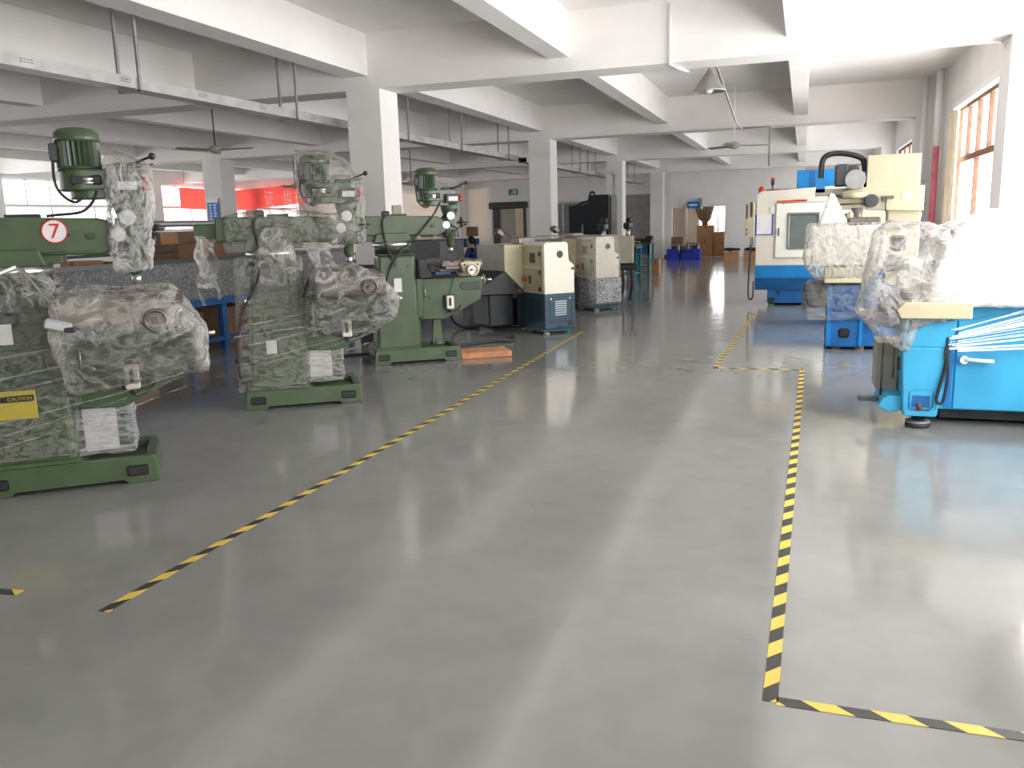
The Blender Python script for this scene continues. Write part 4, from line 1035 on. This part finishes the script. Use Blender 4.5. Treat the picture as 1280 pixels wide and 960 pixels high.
cbox(-1.75, 32.0, 0, .55, .4, .36, "low open carton at the far wall, right of the pair", "card")
for x, lb in ((-2.45, "dark cloth heap on the left low carton at the far wall"), (-1.7, "dark blue cloth heap on the right low carton at the far wall")):
    o = MB().ball((0, 0, 0), .2, 18, (1.6, .9, .3)).build("cloth_heap", M["cloth_dark"], loc=(x, 31.95, .42)); tag(o, lb, "cloth")
    for v in o.data.vertices: v.co += Vector((0, 0, .03 * noise.noise(v.co * 9)))
# curtain in the lit room
cu = MB(); n = 20; rows = 14; G_ = []
for j in range(rows):
    v = j / (rows - 1); z = 2.45 - 1.75 * v; w = .5 * (1 - v) ** 1.2 + .07 if v < .6 else .12 + .3 * (v - .6)
    G_.append([cu.bm.verts.new((-4.3 + w * (i / (n - 1) - .5) * 2 + .1 * v, 0.04 * math.sin(i * 1.8), z)) for i in range(n)])
for j in range(rows - 1):
    for i in range(n - 1): cu.bm.faces.new([G_[j][i], G_[j][i + 1], G_[j + 1][i + 1], G_[j + 1][i]])
co = cu.build("curtain", M["curtain_grey"], loc=(0, re - .15, 0)); md = co.modifiers.new("t", "SOLIDIFY"); md.thickness = .008
tag(co, "grey-brown curtain tied in the middle at the lit far-room window", "curtain")
t = thing("window_box", "orange tray on the sill in the lit far-room window", "tray", (-2.9, re - .1, .95)); MB().box(-.35, .35, -.1, .1, .15, .4, .01).build("tray", M["orange"], t); MB().box(-.38, .38, -.12, .12, .0, .15, .01).build("ledge", M["white"], t)

# ------------------------------------------------------------------ machining centre (right, far)
t = thing("machining_center", "cream and blue enclosed machining centre with a framed door window", "machining center", (0, 15.8, 0))
MB().prism([(-.80, .72), (1.7, .72), (1.7, 2.12), (-.72, 2.02), (-.80, 1.97)], 0, 1.9, bev=.012).build("enclosure", M["cream2"], t)
MB().box(-.80, 1.7, .0, 1.9, .50, .72, .006).build("upper_skirt", M["blue"], t)
MB().prism([(.0, .5), (1.9, .5), (1.9, .28), (.08, .28)], -.8, 1.7, "x", .006).build("lower_skirt", M["blue_mid"], t)
MB().box(-.58, 1.5, .1, 1.8, .04, .3, .01).build("base", M["blue_mid"], t)
MB().box(-.46, 1.3, -.012, .01, .86, 1.80, .004).build("door_panel", M["offwhite"], t)
fr = MB(); fr.box(-.47, 1.3, -.016, -.01, .85, .865).box(-.47, 1.3, -.016, -.01, 1.8, 1.812).box(-.475, -.46, -.016, -.01, .85, 1.81); fr.build("door_seam", M["beige_grey"], t)
MB().box(-.25, .24, -.02, -.012, 1.03, 1.61, .03).build("door_window", M["glassy"], t)
MB().torus((-.005, -.022, 1.32), .001, .0005).box(-.27, -.25, -.026, -.012, 1.02, 1.62).box(.24, .26, -.026, -.012, 1.02, 1.62).box(-.27, .26, -.026, -.012, 1.0, 1.03).box(-.27, .26, -.026, -.012, 1.61, 1.635).build("window_gasket", M["grey"], t)
MB().box(-.42, -.40, -.04, -.012, 1.24, 1.38, .006).build("door_handle", M["dark_grey"], t)
lb_ = thing_part("warning_label", t)
MB().box(-.45, -.18, -.022, -.012, 1.815, 1.85).build("orange_strip", M["orange"], lb_); MB().box(-.18, .04, -.022, -.012, 1.825, 1.855).build("red_strip", M["red"], lb_)
for k in range(7): MB().box(-.36 + k * .05, -.33 + k * .05, -.023, -.012, 1.79, 1.805).build("printed_mark", M["red"], lb_) if k < 1 else None
MB().box(-.80, -.52, -.01, .0, 1.27, 1.62).build("document_pocket", M["paper"], t)
MB().box(-.81, -.79, -.016, 0, 1.27, 1.62).box(-.53, -.51, -.016, 0, 1.27, 1.62).box(-.81, -.51, -.016, 0, 1.26, 1.275).build("pocket_edge", M["purple_bin"], t)
MB().box(-.56, -.49, -.012, 0, 1.64, 1.74).build("small_label", M["paper"], t)
# operator pendant on left side
MB().box(-.98, -.82, -.1, .3, 1.22, 1.84, .01).build("pendant_cabinet", M["cream"], t)
MB().box(-.97, -.94, -.106, -.098, 1.55, 1.8).box(-.90, -.86, -.106, -.098, 1.58, 1.84).build("pendant_slot", M["dark_grey"], t)
MB().lathe([(.015, -.12), (.015, -.1)], (-.95, 0, 1.36), 10, "y").lathe([(.015, -.12), (.015, -.1)], (-.95, 0, 1.29), 10, "y").build("pendant_button", M["black"], t)
MB().box(-.9, -.84, 0, .1, 1.06, 1.22).build("pendant_arm", M["grey"], t)
MB().tube([(-.88, -.03, 1.1), (-.90, -.05, .6), (-.90, -.08, .2), (-.86, -.08, .12), (-.82, -.08, .2), (-.82, -.04, .45)], .014).build("cable_loop", M["rubber"], t)
MB().lathe([(.045, 2.0), (.05, 2.02), (.045, 2.08), (.02, 2.11)], (-.74, .3, 0), 18).build("warning_beacon", M["red"], t)
tw = MB().lathe([(.012, 2.02), (.012, 2.14)], (-.56, .6, 0), 10).lathe([(.03, 2.02), (.02, 2.03)], (-.56, .6, 0), 12); tw.build("beacon_pole", M["dark_grey"], t)
MB().lathe([(.03, 2.14), (.03, 2.20)], (-.56, .6, 0), 14).build("beacon_blue", M["steel_blue"], t); MB().lathe([(.03, 2.20), (.03, 2.25), (.015, 2.27)], (-.56, .6, 0), 14).build("beacon_red", M["red"], t)
MB().box(-.66, .2, .35, 1.2, 2.03, 2.06).build("roof_plate", M["card_dark"], t)
MB().box(-.14, .48, .2, .9, 2.02, 2.36, .01).build("top_cabinet", M["blue"], t)
MB().box(.06, .16, .195, .2, 2.03, 2.35).build("cabinet_seam", M["blue_mid"], t)
MB().box(-.0, 1.2, 1.1, 1.7, 2.06, 2.45, .01).build("rear_column", M["beige_grey"], t)
for x in (-.5, .45, 1.4): MB().lathe([(.05, 0), (.05, .02), (.02, .04)], (x, .16, 0), 14).build("foot", M["exitgreen"], t)
MB().box(-.4, -.36, .08, .1, .2, .26).box(.28, .4, .08, .1, .19, .21).box(-.56, -.45, .08, .1, .06, .14).build("base_fitting", M["black"], t)

# ------------------------------------------------------------------ tall beige milling machine behind the wrapped ones
t = thing("ram_milling_machine", "beige horizontal milling head with black motor, towering above the wrapped machines", "milling machine", (.45, 13.0, 0))
MB().box(.36, 1.04, 0, .9, 1.94, 2.38, .01).box(.36, 1.04, -.004, .9, 1.93, 2.04, .006).build("electrical_box", M["cream"], t)
MB().prism([(.0, 1.66), (1.10, 1.60), (1.10, 1.95), (.25, 1.95), (.0, 1.88)], -.02, .9, bev=.012).build("head_body", M["cream"], t)
MB().box(.65, 1.08, .05, .85, 0, 1.65, .02).build("column", M["cream"], t)
MB().box(.1, 1.1, .1, .8, 1.50, 1.6, .02).build("under_slide", M["beige_grey"], t)
MB().box(.0, .9, -.05, .9, 0, .35, .03).box(.05, .62, -.1, .8, .35, .8, .02).build("base", M["blue_mid"], t)
MB().box(.0, .9, -.1, .5, .8, 1.0, .02).build("work_table", M["iron"], t)
MB().lathe([(.085, -.16), (.09, -.14), (.09, -.02)], (.43, 0, 1.76), 28, "y").build("round_cover", M["dark_grey"], t)
MB().cyl((.05, -.1, 1.84), (.38, -.1, 1.84), .045, .045).build("spindle_housing", M["cream"], t)
MB().cyl((-.14, -.1, 1.84), (-.02, -.1, 1.84), .012).cyl((-.02, -.1, 1.84), (.06, -.1, 1.84), .02, .045).tube([(-.02, -.12, 1.72), (.35, -.12, 1.73)], .012, sub=1).ball((-.04, -.12, 1.72), .02).build("draw_bar", M["dark_grey"], t)
MB().box(.56, .72, -.05, -.02, 1.78, 1.82, .005).cyl((.62, -.05, 1.8), (.62, -.06, 1.58), .012).box(.58, .60, -.06, -.02, 1.74, 1.8).build("clamp_lever", M["iron"], t)
MB().box(.82, .94, -.026, -.018, 1.78, 1.86).build("info_label", M["paper"], t)
MB().box(.3, .34, -.0, .3, 2.0, 2.16).build("blue_bracket", M["blue"], t)
mo = MB(); mo.box(-.05, .12, 0, .5, 1.98, 2.28, .02).box(.1, .26, .05, .5, 2.02, 2.26, .03)
mo.build("drive_motor", M["dark_grey"], t)
MB().lathe([(.13, -.06), (.14, -.02), (.14, .14), (.12, .18)], (.21, 0, 2.06), 26, "y").box(.1, .32, -.05, .15, 1.93, 2.0, .01).build("pulley_guard", M["grey"], t)
MB().tube([(-.24, .2, 2.06), (-.23, .2, 2.32), (-.16, .2, 2.42), (0, .2, 2.44), (.2, .2, 2.40), (.32, .2, 2.32), (.35, .2, 2.1)], .04, n=12).build("flexible_hose", M["black"], t)
MB().box(-.30, -.18, .1, .3, 1.9, 2.1).build("hose_box", M["blue"], t)
MB().box(-.3, .36, .1, .7, 1.86, 1.95).build("motor_plate", M["beige_grey"], t)
MB().box(1.10, 1.13, .1, .16, 1.9, 2.02).box(1.09, 1.13, .1, .2, 1.62, 1.72).build("switch", M["dark_grey"], t)

# ------------------------------------------------------------------ two surface grinders wrapped in film
def grinder(label, org, main, second, wr):
    t = thing("surface_grinder", label, "grinding machine", (org[0], org[1], 0), 0)
    return t
# middle one (B)
t = thing("surface_grinder", "film-wrapped cream and blue grinder with a boxy cream head, behind the nearest one", "grinding machine", (.3, 10.6, 0))
MB().box(.0, .40, .05, .9, .03, .78, .015).box(.38, .85, .12, .95, .03, .7, .015).build("base", M["blue_mid"], t)
MB().box(.0, .05, .03, .06, .05, .76).box(.36, .4, .03, .06, .05, .76).build("base_rib", M["blue"], t)
MB().box(.14, .26, .03, .06, .15, .26, .02).build("base_pocket", M["black"], t)
for x in (.12, .38, .75): MB().box(x - .05, x + .05, .1, .3, 0, .04).build("foot", M["card_dark"], t)
MB().box(-.05, .42, -.06, .4, .80, .985, .015, seg=2).build("drip_cover", M["cream"], t)
MB().box(-.20, .50, -.02, .6, 1.0, 1.46, .02, seg=2).build("head_box", M["cream2"], t)
MB().box(-.12, -.10, -.025, -.02, 1.05, 1.07).box(.42, .44, -.025, -.02, 1.05, 1.07).build("head_screw", M["iron"], t)
MB().box(-.22, .05, .1, .5, .50, .80, .03).build("side_motor", M["dark_grey"], t)
MB().tube([(-.24, .2, .78), (-.27, .2, .7), (-.24, .2, .55), (-.16, .15, .5)], .02).build("hand_lever", M["iron"], t)
MB().cyl((.3, .3, 1.46), (.3, .3, 1.66), .07).box(.2, .55, .2, .5, 1.46, 1.55, .02).build("top_motor", M["iron"], t)
MB().box(.2, .6, .25, .7, 1.46, 1.62, .02).build("top_slide", M["cream"], t)
film("plastic_wrap", blk(-.26, .58, -.06, .66, .98, 1.49) + [(-.3, 0, 1.1), (.62, .1, 1.15), (-.16, -.07, .84), (.5, -.07, .84)], t, M["film_pale2"], .03, .008, 5, 31)
film("peak_wrap", blk(-.12, .18, .0, .35, 1.45, 1.5) + [(-.02, .15, 1.86), (.03, .2, 1.84)], t, M["film_pale"], .024, .012, 6, 32)
film("lower_wrap", blk(-.24, .6, .0, .6, .36, .8) + [(-.3, .2, .5)], t, M["film"], .028, .014, 5, 33, (1, 1, 2.5))
# nearest one (A)
t = thing("surface_grinder", "nearest light blue grinder swathed in white stretch film at the right edge", "grinding machine", (.75, 6.75, 0))
leg = MB(); leg.taper((.0, .235, .0, .5), (-.03, .27, -.02, .55), .10, .62, .012); leg.taper((-.03, .29, -.02, .55), (-.05, .33, -.04, .6), .615, .86, .012)
leg.box(.01, .225, -.012, 0.01, .10, .14, .004)
leg.build("pedestal", M["sky"], t)
lp_ = MB(); lp_.box(.04, .2, -.006, .01, .15, .30, .02); lp_.build("pedestal_recess", M["blue_mid"], t)
MB().cyl((.11, -.008, .15), (.11, -.008, .20), .014).box(.06, .18, -.012, 0, .142, .15).build("levelling_bolt", M["rust"], t)
MB().lathe([(.085, 0), (.09, .012), (.085, .03), (.045, .035), (.045, .10)], (.12, .10, 0), 28).build("levelling_foot", M["rubber"], t)
MB().lathe([(.086, .03), (.086, .045), (.05, .05)], (.12, .10, 0), 28).build("foot_ring", M["grey"], t)
MB().prism([(-.17, .155), (-.14, .21), (-.09, .235), (.02, .235), (.02, .14), (-.05, .11), (-.12, .12)], .05, .5, bev=.008).build("bed_bracket", M["sky"], t)
MB().box(-.30, -.13, .16, .26, .165, .19, .004).build("foot_pedal", M["dark_grey"], t)
MB().box(-.17, -.02, .3, .7, .235, .60).build("inner_panel", M["beige_grey"], t)
MB().cyl((-.14, .2, .2), (-.14, .2, .62), .008).cyl((-.06, .2, .35), (-.06, .2, .6), .006).cyl((-.03, .15, .42), (-.03, .15, .52), .012).build("linkage_rod", M["iron"], t)
MB().prism([(.25, .12), (1.55, .12), (1.55, 1.08), (.25, .96)], .18, 1.4, bev=.012).build("cabinet", M["sky"], t)
MB().box(.30, .34, .172, .19, .14, .95).build("door_post", M["blue"], t)
MB().prism([(.36, .13), (1.54, .13), (1.54, .72), (1.3, .93), (.36, .80)], .162, .185, bev=.006).build("cabinet_door", M["sky"], t)
MB().box(.3, 1.55, .3, 1.3, .03, .12).build("plinth", M["dark_grey"], t)
MB().tube([(.40, .15, .51), (.43, .12, .515), (.50, .11, .51), (.60, .11, .505)], .015, sub=3).cyl((.41, .17, .51), (.41, .12, .51), .03).build("door_handle", M["white"], t)
MB().tube([(.255, -.0, .78), (.27, -.03, .62), (.26, -.03, .45), (.22, -.03, .24), (.26, -.03, .22), (.285, -.03, .4), (.27, -.03, .6)], .011).box(.255, .285, -.04, -.01, .55, .63).build("control_cable", M["rubber"], t)
MB().prism([(-.06, .84), (.40, .84), (.40, .955), (-.04, .955), (-.09, .90)], -.12, .45, bev=.008).build("drip_cover", M["cream"], t)
MB().box(-.02, .45, .2, .8, .95, 1.25, .03).box(.35, 1.2, .3, 1.0, 1.0, 1.42, .03).build("table_guard", M["offwhite"], t)
MB().box(-.17, .05, .1, .5, .82, 1.0, .02).box(-.10, .0, .4, .6, 1.3, 1.42, .02).build("side_motor", M["dark_grey"], t)
MB().box(.25, .38, .15, .4, 1.32, 1.46, .03).box(.13, .36, .1, .3, 1.15, 1.24, .02).lathe([(.03, 1.1), (.035, 1.12), (.02, 1.18)], (.17, .05, 0), 14).build("clamp_unit", M["grey"], t)
MB().box(.98, 1.16, .152, .163, .50, .56).box(1.28, 1.5, .150, .163, .60, .76).build("plate_label", M["paper"], t)
film("side_wrap", blk(-.22, .25, .02, .7, 1.38, 1.47) + blk(-.28, .3, -.10, .6, .84, .95) + [(-.36, .1, .86), (.1, .2, 1.52), (-.02, -.06, .72), (-.1, .5, 1.55)], t, M["film_milky"], .028, .018, 5, 41)
film("hood_wrap", blk(.10, 1.62, -.03, 1.3, .92, 1.06) + blk(.30, 1.62, .1, 1.2, 1.35, 1.48) + [(.5, .3, 1.60), (.75, .4, 1.62), (1.3, .3, 1.62), (1.5, .8, 1.60)], t, M["film_white"], .032, .022, 4.5, 42, (.6, 1, 2.2))
film("hanging_film", [(-.37, -.02, .88), (-.34, .08, .86), (.0, -.08, .90), (.1, -.05, .86), (.0, -.06, .57), (.02, .0, .6), (-.22, .0, .70), (-.2, .06, .74)], t, M["film_milky"], .02, .012, 7, 44)
st = MB(); rr = random.Random(5)
for k in range(17):
    u0 = k / 16; z0 = .60 + .16 * u0 + rr.uniform(-.01, .01); z1 = .66 + .50 * u0 ** .9 + rr.uniform(-.015, .015); x0 = .27 + rr.random() * .08
    pts = []
    for j in range(9):
        u = j / 8; x = x0 + (1.60 - x0) * u; pts.append((x, -.045 + .175 * min(1, u * 1.6) + .003 * rr.random(), z0 + (z1 - z0) * u - .01 * math.sin(PI * u)))
    ribbon(st, pts, rr.choice((.003, .005, .007, .014)), (0, 0, 1))
st.build("stretched_film_bands", M["film_strand"], t)

# ------------------------------------------------------------------ light
def area(name, loc, rot, sx, sy, power, col=(1, 1, 1)):
    l = bpy.data.lights.new(name, "AREA"); l.shape = "RECTANGLE"; l.size = sx; l.size_y = sy; l.energy = power; l.color = col
    o = bpy.data.objects.new(name, l); COL.objects.link(o); o.location = loc; o.rotation_euler = rot
    return o
RAD = {"R": 12.0, "L": 2.8, "F": 3.0}
RR = [3.5, 10.5, 8.0, 3.0, 2.0]      # daylight per bay on the right; far bays dimmed to darken the far wall
for i, (side, a, b, z0, z1) in enumerate(lights):
    c = (a + b) / 2; w = b - a; h = z1 - z0; zc = (z0 + z1) / 2; P_ = (RR[i] if side == "R" else RAD[side]) * PI * w * h
    if side == "R": area("daylight", (XR + .2, c, zc), (0, PI / 2, 0), h, w, P_, (1, .975, .955))
    if side == "L": area("daylight", (XL - .2, c, zc), (0, -PI / 2, 0), h, w, P_, (1, .98, .96))
    if side == "F": area("daylight", (c, Y1 + .19, zc), (-PI / 2, 0, 0), w, h, P_)
    if side == "B": area("daylight", (c, Y0 - .4, zc), (PI / 2, 0, 0), w, h, P_)
area("daylight", (-13.62, Y1 + .19, 2.0), (-PI / 2, 0, 0), .95, 2.2, 3 * PI * 2.1)
area("daylight", (-3.2, re + .3, 1.72), (-PI / 2, 0, 0), 2.6, 1.5, 4 * PI * 3.9)
W = bpy.data.worlds.new("world"); S.world = W; W.use_nodes = True
bg = W.node_tree.nodes["Background"]; bg.inputs[0].default_value = (.95, .98, 1, 1); bg.inputs[1].default_value = 3.0

# ------------------------------------------------------------------ camera
X = np.array
f = 1050.0
a = np.array([1005 - 640, 268 - 480, f]); b = np.array([-2450 - 640, 365 - 480, f])
Yv = a / np.linalg.norm(a); Xv = -b / np.linalg.norm(b); Xv = Xv - Yv * (Xv @ Yv); Xv /= np.linalg.norm(Xv); Zv = np.cross(Xv, Yv)
R = np.array([Xv, Yv, Zv])
cam = bpy.data.cameras.new("camera"); cam.sensor_width = 36; cam.lens = 36 * f / 1280; cam.clip_end = 200; cam.clip_start = .05
o = bpy.data.objects.new("camera", cam); COL.objects.link(o)
mm = Matrix([[R[i][0], -R[i][1], -R[i][2], (0, 0, 1.6)[i]] for i in range(3)] + [[0, 0, 0, 1]])
o.matrix_world = mm
S.camera = o
S.view_settings.view_transform = "Standard"; S.view_settings.look = "None"; S.view_settings.exposure = 0.18; S.view_settings.gamma = 1.0
S.view_settings.use_curve_mapping = False
S.cycles.transparent_max_bounces = 24
S.cycles.diffuse_bounces = 6
S.cycles.use_denoising = True
S.cycles.sample_clamp_indirect = 8
